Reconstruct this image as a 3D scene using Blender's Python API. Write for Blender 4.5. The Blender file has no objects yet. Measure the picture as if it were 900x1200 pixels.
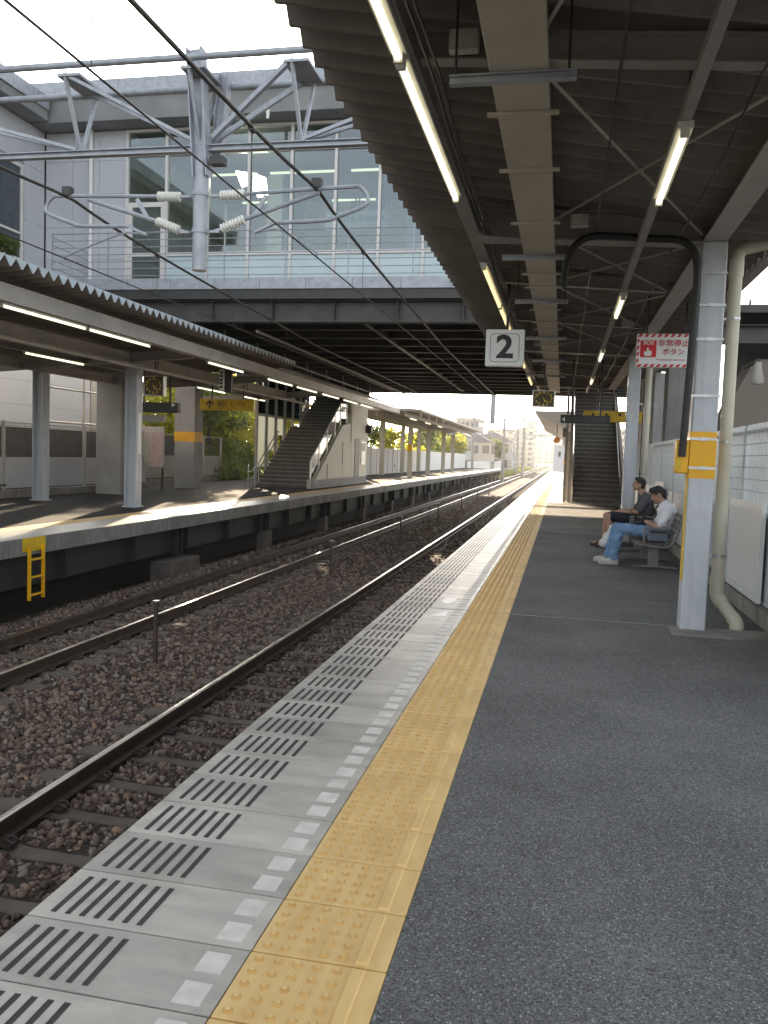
import bpy, bmesh, math, random
import numpy as np
from mathutils import Vector, Matrix, Quaternion
random.seed(7); RNG = np.random.default_rng(11)
scene = bpy.context.scene
COL = scene.collection
rad = math.radians

# ------------------------------------------------------------------ camera
FPX, YAW, PITCH, ROLL = 990.5, 0.205368, 0.068088, 0.034372      # solved from the photograph's vanishing points
EYE = Vector((0.0, 0.0, 1.5))
_f = Vector((-math.sin(YAW)*math.cos(PITCH), math.cos(YAW)*math.cos(PITCH), -math.sin(PITCH)))
_r = Vector((math.cos(YAW), math.sin(YAW), 0)); _u = _r.cross(_f)
_r2 = math.cos(ROLL)*_r + math.sin(ROLL)*_u; _u2 = -math.sin(ROLL)*_r + math.cos(ROLL)*_u
cam = bpy.data.objects.new('camera', bpy.data.cameras.new('camera')); COL.objects.link(cam)
cam.matrix_world = Matrix(((_r2.x, _u2.x, -_f.x, EYE.x), (_r2.y, _u2.y, -_f.y, EYE.y), (_r2.z, _u2.z, -_f.z, EYE.z), (0, 0, 0, 1)))
cam.data.sensor_fit = 'VERTICAL'; cam.data.sensor_height = 36.0; cam.data.lens = 36.0*FPX/1200.0
cam.data.clip_start = 0.05; cam.data.clip_end = 6000
scene.camera = cam
# ------------------------------------------------------------------ sky, sun, exposure
SUN_AZ, SUN_EL = rad(18.0), rad(13.2)          # azimuth to the left of the track direction
world = bpy.data.worlds.new('World'); scene.world = world; world.use_nodes = True
wn = world.node_tree; wn.nodes.clear()
sky = wn.nodes.new('ShaderNodeTexSky'); sky.sky_type = 'NISHITA'; sky.sun_disc = False
sky.sun_elevation = SUN_EL; sky.sun_rotation = -SUN_AZ
sky.air_density = 1.0; sky.dust_density = 1.5; sky.ozone_density = 1.0
bg = wn.nodes.new('ShaderNodeBackground'); bg.inputs[1].default_value = 0.15
wo = wn.nodes.new('ShaderNodeOutputWorld')
hs = wn.nodes.new('ShaderNodeHueSaturation'); hs.inputs['Saturation'].default_value = .32      # hazy, nearly white evening sky
wn.links.new(sky.outputs[0], hs.inputs['Color']); wn.links.new(hs.outputs[0], bg.inputs[0]); wn.links.new(bg.outputs[0], wo.inputs[0])
sl = bpy.data.lights.new('sun', 'SUN'); sl.energy = 5.0; sl.angle = rad(0.5); sl.color = (1.0, 0.80, 0.56)
so = bpy.data.objects.new('sun', sl); COL.objects.link(so); so.location = (-40, 110, 60)
sdir = Vector((-math.sin(SUN_AZ)*math.cos(SUN_EL), math.cos(SUN_AZ)*math.cos(SUN_EL), math.sin(SUN_EL)))
so.rotation_euler = sdir.to_track_quat('Z', 'Y').to_euler()
vs = scene.view_settings; vs.view_transform = 'Standard'; vs.look = 'None'; vs.gamma = 1.0; vs.use_curve_mapping = False
vs.exposure = 1.9
scene.render.engine = 'CYCLES'
scene.cycles.max_bounces = 7; scene.cycles.diffuse_bounces = 4; scene.cycles.transparent_max_bounces = 12
scene.render.film_transparent = False

# ------------------------------------------------------------------ helpers
def px(x, y, X=None, Y=None, Z=None):
    """a photo pixel and one known coordinate -> point"""
    d = _r2*((x-450)/FPX) - _u2*((y-600)/FPX) + _f
    if X is not None: k = X/d.x
    elif Y is not None: k = Y/d.y
    else: k = (Z-EYE.z)/d.z
    return EYE + d*k

def wpos(o):
    v = Vector((0, 0, 0))
    while o is not None: v += o.location; o = o.parent
    return v

def tag(o, label=None, cat=None, group=None, kind=None):
    if label: o['label'] = label
    if cat: o['category'] = cat
    if group: o['group'] = group
    if kind: o['kind'] = kind
    return o

def thing(name, loc, label=None, cat=None, group=None, kind=None):
    o = bpy.data.objects.new(name, None); COL.objects.link(o); o.location = loc; o.empty_display_size = .1
    return tag(o, label, cat, group, kind)

def link(name, mesh, mat=None, parent=None, loc=(0, 0, 0)):
    o = bpy.data.objects.new(name, mesh); COL.objects.link(o); o.location = loc
    if parent is not None: o.parent = parent
    if mat is not None and not mesh.materials: mesh.materials.append(mat)
    return o

def dup(root, loc, parent=None):
    r = root.copy(); COL.objects.link(r); r.location = loc
    if parent is not None: r.parent = parent
    for ch in root.children:
        c = ch.copy(); COL.objects.link(c); c.parent = r
        for g in ch.children:
            d = g.copy(); COL.objects.link(d); d.parent = c
    return r

class MB:
    def __init__(s): s.v = []; s.f = []
    def add(s, vs, fs):
        n = len(s.v); s.v += [tuple(v) for v in vs]; s.f += [tuple(i+n for i in f) for f in fs]; return s
    def box(s, x0, x1, y0, y1, z0, z1, c=0.0):
        if c <= 0:
            vs = [(x, y, z) for z in (z0, z1) for y in (y0, y1) for x in (x0, x1)]
            fs = [(0, 2, 3, 1), (4, 5, 7, 6), (0, 1, 5, 4), (2, 6, 7, 3), (0, 4, 6, 2), (1, 3, 7, 5)]
            return s.add(vs, fs)
        bm = bmesh.new(); bmesh.ops.create_cube(bm, size=1)
        for v in bm.verts: v.co = Vector(((x0+x1)/2+v.co.x*(x1-x0), (y0+y1)/2+v.co.y*(y1-y0), (z0+z1)/2+v.co.z*(z1-z0)))
        bmesh.ops.bevel(bm, geom=bm.edges[:], offset=c, segments=1, affect='EDGES')
        bm.verts.index_update()
        s.add([v.co for v in bm.verts], [[v.index for v in f.verts] for f in bm.faces]); bm.free(); return s
    def bar(s, p, q, w, h=None, up=(0, 0, 1)):
        p = Vector(p); q = Vector(q); h = w if h is None else h
        d = (q-p).normalized(); u = Vector(up)
        if abs(d.dot(u)) > .98: u = Vector((0, 1, 0))
        a = d.cross(u).normalized(); b = a.cross(d).normalized()
        vs = [P + a*(sa*w/2) + b*(sb*h/2) for P in (p, q) for sa, sb in ((-1, -1), (1, -1), (1, 1), (-1, 1))]
        return s.add(vs, [(3, 2, 1, 0), (4, 5, 6, 7), (0, 1, 5, 4), (1, 2, 6, 5), (2, 3, 7, 6), (3, 0, 4, 7)])
    def hbeam(s, p, q, w, h, t=.015, up=(0, 0, 1)):
        p = Vector(p); q = Vector(q); d = (q-p).normalized(); u = Vector(up)
        if abs(d.dot(u)) > .98: u = Vector((0, 1, 0))
        a = d.cross(u).normalized(); b = a.cross(d).normalized(); hw, hh, i = w/2, h/2, t/2
        pr = [(-hw, -hh), (hw, -hh), (hw, -hh+t), (i, -hh+t), (i, hh-t), (hw, hh-t), (hw, hh), (-hw, hh), (-hw, hh-t), (-i, hh-t), (-i, -hh+t), (-hw, -hh+t)]
        n = len(pr); vs = [P + a*x + b*y for P in (p, q) for x, y in pr]
        caps = [(0, 1, 2, 3, 10, 11), (3, 4, 9, 10), (4, 5, 6, 7, 8, 9)]
        fs = [tuple(reversed(c)) for c in caps] + [tuple(i_+n for i_ in c) for c in caps]
        fs += [(k, (k+1) % n, n+(k+1) % n, n+k) for k in range(n)]
        return s.add(vs, fs)
    def tube(s, pts, r, n=8, cap=True):
        pts = [Vector(p) for p in pts]; rs = r if isinstance(r, (list, tuple)) else [r]*len(pts)
        rings = []; prev = None
        for i, P in enumerate(pts):
            d = (pts[min(i+1, len(pts)-1)] - pts[max(i-1, 0)]).normalized()
            if prev is None:
                u = Vector((0, 0, 1)) if abs(d.z) < .9 else Vector((1, 0, 0)); a = d.cross(u).normalized()
            else:
                a = (prev - d*prev.dot(d)).normalized()
            prev = a; b = d.cross(a)
            rings.append([P + (a*math.cos(2*math.pi*k/n) + b*math.sin(2*math.pi*k/n))*rs[i] for k in range(n)])
        vs = [v for R in rings for v in R]; fs = []
        for i in range(len(pts)-1):
            for k in range(n): fs.append((i*n+k, i*n+(k+1) % n, (i+1)*n+(k+1) % n, (i+1)*n+k))
        if cap: fs += [tuple(reversed(range(n))), tuple(range((len(pts)-1)*n, len(pts)*n))]
        return s.add(vs, fs)
    def prism(s, poly, axis, a, b):
        """polygon of 2-tuples extruded along axis from a to b"""
        def P(u, v, w): return {'x': (w, u, v), 'y': (u, w, v), 'z': (u, v, w)}[axis]
        n = len(poly); vs = [P(u, v, a) for u, v in poly] + [P(u, v, b) for u, v in poly]
        fs = [tuple(range(n)), tuple(range(2*n-1, n-1, -1))] + [(k, n+k, n+(k+1) % n, (k+1) % n) for k in range(n)]
        return s.add(vs, fs)
    def mesh(s, name, off=(0, 0, 0), smooth=False):
        m = bpy.data.meshes.new(name); o = Vector(off)
        m.from_pydata([Vector(v)-o for v in s.v], [], s.f); m.validate(); 
        bm = bmesh.new(); bm.from_mesh(m); bmesh.ops.recalc_face_normals(bm, faces=bm.faces[:]); bm.to_mesh(m); bm.free()
        if smooth:
            for p_ in m.polygons: p_.use_smooth = True
            try: m.set_sharp_from_angle(angle=rad(40))
            except Exception: pass
        m.update(); return m
    def build(s, name, mat, parent=None, smooth=False, loc=None):
        """vertices are in world metres; loc = origin for a top-level mesh"""
        if parent is None:
            l = Vector(loc) if loc is not None else Vector((0, 0, 0))
            return link(name, s.mesh(name, l, smooth), mat, None, l)
        return link(name, s.mesh(name, wpos(parent), smooth), mat, parent)

def text_mesh(body, size, mat, parent, origin, right=(1, 0, 0), up=(0, 0, 1), name='lettering', bold=0.0, align='CENTER', depth=.001, sx=1.0, space=1.0):
    cu = bpy.data.curves.new('txt', 'FONT'); cu.body = body; cu.size = size; cu.align_x = align; cu.align_y = 'CENTER'
    cu.extrude = depth; cu.offset = bold; cu.resolution_u = 3; cu.space_character = space
    o = bpy.data.objects.new('txt', cu); COL.objects.link(o)
    dg = bpy.context.evaluated_depsgraph_get(); me = bpy.data.meshes.new_from_object(o.evaluated_get(dg))
    bpy.data.objects.remove(o); bpy.data.curves.remove(cu)
    r = Vector(right).normalized(); u = Vector(up).normalized(); n = r.cross(u); og = Vector(origin)-(wpos(parent) if parent else Vector((0, 0, 0)))
    M = Matrix(((r.x*sx, u.x, n.x, og.x), (r.y*sx, u.y, n.y, og.y), (r.z*sx, u.z, n.z, og.z), (0, 0, 0, 1)))
    me.transform(M); me.name = name; me.materials.clear()
    return link(name, me, mat, parent)

# ------------------------------------------------------------------ materials
def mat(name, col, rough=.7, metal=0.0, col2=None, scale=6.0, detail=6.0, lo=.35, hi=.65, bump=0.0, bscale=None, stain=0.0, stain_scale=1.2, stain_col=(.03, .028, .025),
        streak=0.0, rnd=0.0, spec=.5, aniso=(1, 1, 1)):
    m = bpy.data.materials.new(name); m.use_nodes = True; nt = m.node_tree; N = nt.nodes; L = nt.links
    b = N['Principled BSDF']; b.inputs['Roughness'].default_value = rough; b.inputs['Metallic'].default_value = metal
    b.inputs['Specular IOR Level'].default_value = spec
    geo = N.new('ShaderNodeNewGeometry'); mp = N.new('ShaderNodeMapping'); L.new(geo.outputs['Position'], mp.inputs[0]); mp.inputs['Scale'].default_value = aniso
    c2 = col2 if col2 else tuple(c*.72 for c in col)
    no = N.new('ShaderNodeTexNoise'); no.inputs['Scale'].default_value = scale; no.inputs['Detail'].default_value = detail; L.new(mp.outputs[0], no.inputs['Vector'])
    rp = N.new('ShaderNodeValToRGB'); rp.color_ramp.elements[0].position = lo; rp.color_ramp.elements[1].position = hi
    rp.color_ramp.elements[0].color = (*c2, 1); rp.color_ramp.elements[1].color = (*col, 1); L.new(no.outputs[0], rp.inputs[0])
    out = rp.outputs[0]
    def mixc(a, colr, fac):
        mx = N.new('ShaderNodeMix'); mx.data_type = 'RGBA'; L.new(fac, mx.inputs[0]); L.new(a, mx.inputs[6]); mx.inputs[7].default_value = (*colr, 1); return mx.outputs[2]
    if stain > 0:
        s2 = N.new('ShaderNodeTexNoise'); s2.inputs['Scale'].default_value = stain_scale; s2.inputs['Detail'].default_value = 8; s2.inputs['Roughness'].default_value = .65
        L.new(geo.outputs['Position'], s2.inputs['Vector'])
        r2 = N.new('ShaderNodeMapRange'); r2.inputs[1].default_value = .5; r2.inputs[2].default_value = .72; r2.inputs[4].default_value = stain; L.new(s2.outputs[0], r2.inputs[0])
        out = mixc(out, stain_col, r2.outputs[0])
    if streak > 0:
        ms = N.new('ShaderNodeMapping'); ms.inputs['Scale'].default_value = (9, 9, .7); L.new(geo.outputs['Position'], ms.inputs[0])
        s3 = N.new('ShaderNodeTexNoise'); s3.inputs['Scale'].default_value = 1.6; s3.inputs['Detail'].default_value = 6; L.new(ms.outputs[0], s3.inputs['Vector'])
        r3 = N.new('ShaderNodeMapRange'); r3.inputs[1].default_value = .52; r3.inputs[2].default_value = .75; r3.inputs[4].default_value = streak; L.new(s3.outputs[0], r3.inputs[0])
        out = mixc(out, stain_col, r3.outputs[0])
    if rnd > 0:
        oi = N.new('ShaderNodeObjectInfo'); rr = N.new('ShaderNodeMapRange'); rr.inputs[3].default_value = 1-rnd; rr.inputs[4].default_value = 1+rnd*.5; L.new(oi.outputs['Random'], rr.inputs[0])
        vm = N.new('ShaderNodeVectorMath'); vm.operation = 'SCALE'; L.new(out, vm.inputs[0]); L.new(rr.outputs[0], vm.inputs['Scale']); out = vm.outputs[0]
    L.new(out, b.inputs['Base Color'])
    if bump > 0:
        bn = N.new('ShaderNodeTexNoise'); bn.inputs['Scale'].default_value = bscale or scale*6; bn.inputs['Detail'].default_value = 4; L.new(geo.outputs['Position'], bn.inputs['Vector'])
        bp = N.new('ShaderNodeBump'); bp.inputs['Strength'].default_value = bump; bp.inputs['Distance'].default_value = .01; L.new(bn.outputs[0], bp.inputs['Height']); L.new(bp.outputs[0], b.inputs['Normal'])
    return m

def mat_emit(name, col, strength):
    m = bpy.data.materials.new(name); m.use_nodes = True; nt = m.node_tree; nt.nodes.clear()
    e = nt.nodes.new('ShaderNodeEmission'); e.inputs[0].default_value = (*col, 1); e.inputs[1].default_value = strength
    o = nt.nodes.new('ShaderNodeOutputMaterial'); nt.links.new(e.outputs[0], o.inputs[0]); return m

def mat_glass(name, tint=(.8, .88, .86), gloss=.06, rough=.03):
    m = bpy.data.materials.new(name); m.use_nodes = True; nt = m.node_tree; N = nt.nodes; L = nt.links; N.clear()
    t = N.new('ShaderNodeBsdfTransparent'); t.inputs[0].default_value = (*tint, 1)
    g = N.new('ShaderNodeBsdfGlossy'); g.inputs[0].default_value = (.9, .95, 1, 1); g.inputs['Roughness'].default_value = rough
    fr = N.new('ShaderNodeFresnel'); fr.inputs[0].default_value = 1.5
    ad = N.new('ShaderNodeMath'); ad.operation = 'ADD'; ad.inputs[1].default_value = gloss; L.new(fr.outputs[0], ad.inputs[0])
    mx = N.new('ShaderNodeMixShader'); L.new(ad.outputs[0], mx.inputs[0]); L.new(t.outputs[0], mx.inputs[1]); L.new(g.outputs[0], mx.inputs[2])
    o = N.new('ShaderNodeOutputMaterial'); L.new(mx.outputs[0], o.inputs[0]); return m

def mat_frost(name, col, tf=.6):
    m = bpy.data.materials.new(name); m.use_nodes = True; nt = m.node_tree; N = nt.nodes; L = nt.links; N.clear()
    d = N.new('ShaderNodeBsdfPrincipled'); d.inputs['Base Color'].default_value = (*col, 1); d.inputs['Roughness'].default_value = .25
    t = N.new('ShaderNodeBsdfTranslucent'); t.inputs[0].default_value = (*col, 1); mx = N.new('ShaderNodeMixShader'); mx.inputs[0].default_value = tf
    L.new(d.outputs[0], mx.inputs[1]); L.new(t.outputs[0], mx.inputs[2]); o = N.new('ShaderNodeOutputMaterial'); L.new(mx.outputs[0], o.inputs[0]); return m

def mat_leaf(name, c1, c2, trans=(.25, .32, .04), tf=.5):
    m = bpy.data.materials.new(name); m.use_nodes = True; nt = m.node_tree; N = nt.nodes; L = nt.links; N.clear()
    geo = N.new('ShaderNodeNewGeometry'); no = N.new('ShaderNodeTexNoise'); no.inputs['Scale'].default_value = 1.7; no.inputs['Detail'].default_value = 5; L.new(geo.outputs['Position'], no.inputs['Vector'])
    rp = N.new('ShaderNodeValToRGB'); rp.color_ramp.elements[0].position = .35; rp.color_ramp.elements[1].position = .65
    rp.color_ramp.elements[0].color = (*c1, 1); rp.color_ramp.elements[1].color = (*c2, 1); L.new(no.outputs[0], rp.inputs[0])
    d = N.new('ShaderNodeBsdfPrincipled'); d.inputs['Roughness'].default_value = .55; L.new(rp.outputs[0], d.inputs['Base Color'])
    t = N.new('ShaderNodeBsdfTranslucent'); t.inputs[0].default_value = (*trans, 1)
    mx = N.new('ShaderNodeMixShader'); mx.inputs[0].default_value = tf; L.new(d.outputs[0], mx.inputs[1]); L.new(t.outputs[0], mx.inputs[2])
    o = N.new('ShaderNodeOutputMaterial'); L.new(mx.outputs[0], o.inputs[0]); return m

def mat_asphalt():
    """salt-and-pepper asphalt: every grain its own tone, some pale chips, soft worn patches, a few stains"""
    m = bpy.data.materials.new('asphalt'); m.use_nodes = True; nt = m.node_tree; N = nt.nodes; L = nt.links; b = N['Principled BSDF']
    b.inputs['Roughness'].default_value = .85; b.inputs['Specular IOR Level'].default_value = .25
    geo = N.new('ShaderNodeNewGeometry')
    def mr(src, a, c, d, e):
        r = N.new('ShaderNodeMapRange'); r.inputs[1].default_value = a; r.inputs[2].default_value = c; r.inputs[3].default_value = d; r.inputs[4].default_value = e; L.new(src, r.inputs[0]); return r.outputs[0]
    def noise(sc, det, ro=.6):
        n = N.new('ShaderNodeTexNoise'); n.inputs['Scale'].default_value = sc; n.inputs['Detail'].default_value = det; n.inputs['Roughness'].default_value = ro; L.new(geo.outputs['Position'], n.inputs['Vector']); return n.outputs[0]
    def mul(a, c):
        k = N.new('ShaderNodeMath'); k.operation = 'MULTIPLY'; L.new(a, k.inputs[0]); L.new(c, k.inputs[1]); return k.outputs[0]
    def grain(sc):
        v = N.new('ShaderNodeTexVoronoi'); v.inputs['Scale'].default_value = sc; L.new(geo.outputs['Position'], v.inputs['Vector']); sp = N.new('ShaderNodeSeparateColor'); L.new(v.outputs['Color'], sp.inputs[0]); return v, sp
    v1, s1 = grain(190); v2, s2 = grain(105)
    tone = mul(mul(mr(s1.outputs[0], 0, 1, .45, 1.55), mr(noise(1.1, 5), .35, .65, .82, 1.15)), mr(noise(.32, 4), .38, .62, .88, 1.12))
    chip = mul(mr(s2.outputs[0], .70, 1.0, 0, 1.0), mr(v2.outputs['Distance'], .25, .55, 1.0, 0.0))
    base = N.new('ShaderNodeVectorMath'); base.operation = 'SCALE'; base.inputs[0].default_value = (.142, .140, .138); L.new(tone, base.inputs['Scale'])
    def mix(fac, a, col):
        k = N.new('ShaderNodeMix'); k.data_type = 'RGBA'; L.new(fac, k.inputs[0]); L.new(a, k.inputs[6]); k.inputs[7].default_value = (*col, 1); return k.outputs[2]
    out = mix(chip, base.outputs[0], (.40, .40, .40))
    g = N.new('ShaderNodeTexVoronoi'); g.inputs['Scale'].default_value = .9; L.new(geo.outputs['Position'], g.inputs['Vector'])
    out = mix(mr(g.outputs['Distance'], .02, .075, .45, 0.0), out, (.12, .085, .06))
    g2 = N.new('ShaderNodeTexVoronoi'); g2.inputs['Scale'].default_value = 2.3; L.new(geo.outputs['Position'], g2.inputs['Vector'])
    out = mix(mr(g2.outputs['Distance'], .03, .05, .6, 0.0), out, (.055, .052, .05))
    L.new(out, b.inputs['Base Color'])
    bp = N.new('ShaderNodeBump'); bp.inputs['Strength'].default_value = .5; bp.inputs['Distance'].default_value = .006; L.new(s1.outputs[0], bp.inputs['Height']); L.new(bp.outputs[0], b.inputs['Normal'])
    return m

M = {}
M['asphalt'] = mat_asphalt()
M['panel'] = mat('edge_panel_concrete', (.52, .49, .435), .36, col2=(.40, .38, .34), scale=2.6, aniso=(1, 4, 1), bump=.08, bscale=60, stain=.75, stain_scale=3.2, stain_col=(.31, .285, .245), rnd=.2)
M['strip'] = mat('grip_strip_rubber', (.045, .045, .045), .6)
M['marker'] = mat('marker_white', (.76, .74, .68), .5, col2=(.62, .60, .55), scale=14, rnd=.08)
M['yellow_tile'] = mat('tactile_yellow', (.86, .60, .25), .6, col2=(.76, .50, .19), scale=4, aniso=(3.5, 1, 1), bump=.1, bscale=120, stain=.35, stain_scale=3.0, stain_col=(.64, .43, .18), rnd=.08)
M['yellow_dot'] = mat('tactile_stud_flank', (.64, .39, .13), .6, col2=(.54, .32, .10), scale=20)
M['asphalt_shaded'] = mat('asphalt_shade_tone', (.062, .060, .058), .95, col2=(.045, .043, .042), scale=2.5, bump=.3, bscale=80, stain=.4, stain_col=(.035, .033, .032), spec=.1)  # same asphalt, with the dimmer light of the opposite platform put into the colour
M['eaves'] = mat('eaves_grey', (.25, .25, .25), .8, col2=(.20, .20, .20), scale=1.2, stain=.4, stain_scale=.8, stain_col=(.12, .12, .12))
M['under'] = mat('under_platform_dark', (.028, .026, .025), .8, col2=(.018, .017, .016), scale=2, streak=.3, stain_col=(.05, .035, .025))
M['footing'] = mat('footing_dark', (.13, .11, .095), .9, col2=(.09, .075, .065), scale=3, streak=.4)
M['old_conc'] = mat('weathered_concrete', (.30, .28, .25), .9, col2=(.20, .185, .165), scale=2.5, bump=.25, bscale=40, stain=.6, stain_scale=1.6, streak=.5)
M['conc'] = mat('pier_concrete', (.37, .365, .36), .85, col2=(.31, .305, .30), scale=1.4, bump=.1, bscale=50, stain=.25, streak=.25, stain_col=(.12, .115, .11))
M['fascia'] = mat('platform_edge_concrete', (.26, .25, .235), .85, col2=(.17, .165, .155), scale=1.8, bump=.2, bscale=40, stain=.4, streak=.75, stain_col=(.07, .065, .06))
M['pale_steel'] = mat('pale_painted_steel', (.54, .56, .60), .5, col2=(.45, .475, .52), scale=5, bump=.05, stain=.55, stain_scale=5.0, stain_col=(.32, .33, .35), streak=.4)
M['beam'] = mat('canopy_beam_paint', (.34, .32, .29), .55, col2=(.28, .26, .235), scale=2, stain=.4, stain_scale=2.0, stain_col=(.10, .09, .08))
M['beam_pale'] = mat('canopy_girder_paint', (.46, .43, .39), .5, col2=(.39, .365, .33), scale=2, stain=.4, stain_col=(.18, .165, .15))
M['deck'] = mat('folded_roof_underside', (.24, .205, .175), .6, col2=(.18, .155, .132), scale=1.6, stain=.55, stain_scale=1.1, stain_col=(.10, .082, .068), streak=.3)
M['cap'] = mat('roof_trough_cap', (.60, .68, .74), .4, col2=(.52, .60, .66), scale=4, stain=.3, stain_col=(.25, .28, .3))
M['galv'] = mat('galvanised_steel', (.40, .425, .46), .5, metal=.3, col2=(.31, .33, .365), scale=9, stain=.3, stain_col=(.25, .26, .28))
M['wire'] = mat('overhead_wire', (.07, .065, .06), .5, metal=.6)
M['black'] = mat('black_plastic', (.018, .018, .02), .5)
M['dark'] = mat('dark_painted_metal', (.045, .042, .04), .5, col2=(.03, .028, .027), scale=4)
M['girder_dark'] = mat('dark_girder', (.07, .068, .068), .6, col2=(.045, .043, .042), scale=2, stain=.4, streak=.3, stain_col=(.07, .04, .025))
M['duct'] = mat('cable_duct_beige', (.52, .47, .385), .6, col2=(.45, .41, .335), scale=1.5, stain=.3, stain_col=(.22, .2, .165))
M['pipe'] = mat('drain_pipe_beige', (.56, .53, .42), .4, col2=(.50, .47, .37), scale=3, stain=.2, stain_col=(.4, .37, .28))
M['strap'] = mat('steel_strap', (.50, .51, .52), .38, metal=1.0)
M['yellow'] = mat('safety_yellow', (.83, .44, .006), .45, col2=(.76, .38, .006), scale=4, stain=.15, stain_col=(.4, .2, .01))
M['yellow_sign'] = mat('sign_yellow', (.72, .47, .012), .45)
M['white_sign'] = mat('sign_white', (.74, .76, .76), .35, col2=(.69, .71, .71), scale=5)
M['red'] = mat('sign_red', (.60, .012, .025), .4)
M['ink'] = mat('sign_black_ink', (.012, .012, .014), .45)
M['rail_top'] = mat('rail_head_polished', (.74, .70, .66), .3, metal=1.0, col2=(.56, .53, .50), scale=2)
M['rail'] = mat('rail_rust', (.085, .055, .038), .6, col2=(.055, .036, .026), scale=6, metal=.2)
M['clip'] = mat('rail_clip_rust', (.06, .045, .036), .7)
M['sleeper'] = mat('sleeper_concrete', (.16, .13, .105), .9, col2=(.11, .09, .073), scale=6, bump=.3, bscale=60, stain=.4, stain_scale=3, rnd=.15)
M['ballast_bed'] = mat('ballast_bed', (.05, .036, .029), .95, col2=(.02, .015, .012), scale=22, bump=1.0, bscale=26)
M['ground'] = mat('ground_soil', (.16, .14, .11), .95, col2=(.11, .10, .08), scale=1, bump=.3, stain=.3)
M['siding'] = mat('grey_siding', (.50, .51, .545), .55, col2=(.47, .48, .515), scale=1.2, stain=.15, stain_col=(.4, .4, .42))
M['white_wall'] = mat('white_cladding', (.72, .72, .71), .6, col2=(.68, .68, .67), scale=1.2, stain=.12, stain_col=(.55, .54, .52))
M['cream_wall'] = mat('cream_cladding', (.60, .57, .49), .6, col2=(.56, .53, .455), scale=1.2, stain=.2, stain_col=(.42, .39, .33))
M['frame_white'] = mat('window_frame_pale', (.66, .63, .61), .45, col2=(.6, .57, .55), scale=3)
M['glass'] = mat_glass('facade_glass', (.58, .65, .65), .05)
M['glass_clear'] = mat_glass('balustrade_glass', (.82, .87, .84), .03)
M['frost_screen'] = mat_frost('frosted_screen_glass', (.72, .74, .70))
M['interior'] = mat('interior_wall', (.52, .54, .51), .8)
M['floor'] = mat('interior_floor', (.4, .39, .36), .5)
M['frost'] = mat('frosted_panel', (.50, .59, .62), .3, col2=(.45, .54, .57), scale=.8, spec=.6)
M['tube'] = mat_emit('lamp_tube_light', (1.0, .92, .62), .62)
M['tube_warm'] = mat_emit('lamp_tube_warm', (1.0, .76, .34), .5)
M['fixture'] = mat('lamp_fixture', (.62, .60, .54), .45)
M['porcelain'] = mat('insulator_porcelain', (.80, .79, .74), .25, col2=(.72, .71, .66), scale=8)
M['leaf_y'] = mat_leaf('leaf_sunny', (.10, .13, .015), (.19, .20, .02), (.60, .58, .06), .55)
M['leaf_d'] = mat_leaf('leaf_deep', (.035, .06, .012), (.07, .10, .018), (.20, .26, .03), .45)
M['grass'] = mat_leaf('grass_blade', (.13, .15, .03), (.22, .22, .05), (.3, .32, .05), .4)
M['bark'] = mat('bark', (.09, .065, .045), .95, col2=(.05, .038, .028), scale=12, bump=.6, bscale=30)
M['skin'] = mat('skin', (.46, .27, .19), .5, col2=(.42, .24, .165), scale=8)
M['hair'] = mat('hair_black', (.012, .010, .010), .45, col2=(.02, .017, .016), scale=60)
M['shirt_w'] = mat('cotton_white', (.80, .80, .84), .9, col2=(.76, .76, .80), scale=5, bump=.2, bscale=14)
M['shirt_g'] = mat('cotton_charcoal', (.10, .10, .105), .9, col2=(.08, .08, .084), scale=6, bump=.2, bscale=14)
M['denim'] = mat('denim_light', (.20, .33, .52), .9, col2=(.13, .23, .39), scale=9, bump=.3, bscale=12)
M['shorts'] = mat('cotton_navy', (.022, .026, .04), .9)
M['shoe'] = mat('canvas_offwhite', (.58, .56, .52), .8)
M['sandal'] = mat('sandal_brown', (.09, .045, .03), .7)
M['bag_b'] = mat('bag_black', (.014, .014, .015), .55, bump=.3, bscale=20)
M['bag_w'] = mat('plastic_bag_white', (.75, .76, .77), .4, bump=.5, bscale=15)
M['phone'] = mat('phone_dark', (.02, .02, .024), .2)
M['slat'] = mat('bench_slat', (.15, .13, .115), .55, col2=(.11, .095, .085), scale=8, rnd=.1)
M['bench_metal'] = mat('bench_cast_metal', (.22, .21, .20), .5, metal=.3)
M['stair'] = mat('stair_tread', (.15, .138, .126), .75, col2=(.115, .105, .096), scale=3)
M['nosing'] = mat('stair_nosing', (.34, .32, .29), .6)
M['gold'] = mat('clock_numeral_gold', (.85, .58, .08), .4)
M['clock_face'] = mat('clock_face_dark', (.085, .07, .03), .5)
M['speaker_or'] = mat('orange_lamp_housing', (.62, .22, .05), .5)
M['pole'] = mat('concrete_pole', (.36, .34, .31), .8, col2=(.3, .285, .26), scale=3)
M['roof_tile'] = mat('house_roof', (.16, .16, .20), .7, col2=(.12, .12, .15), scale=3)
M['far_wall'] = mat('far_wall', (.42, .42, .42), .8, col2=(.38, .38, .38), scale=.3)
M['far_wall2'] = mat('far_wall_warm', (.50, .46, .40), .8, col2=(.46, .42, .37), scale=.3)
M['far_glass'] = mat('far_window', (.07, .085, .10), .2)
M['poster'] = mat('poster_paper', (.50, .47, .42), .6, col2=(.32, .30, .27), scale=18, detail=2)
M['poster_r'] = mat('poster_timetable', (.55, .42, .42), .6, col2=(.35, .22, .24), scale=26, detail=2)
M['silver'] = mat('brushed_aluminium', (.62, .62, .6), .35, metal=.8)
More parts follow.
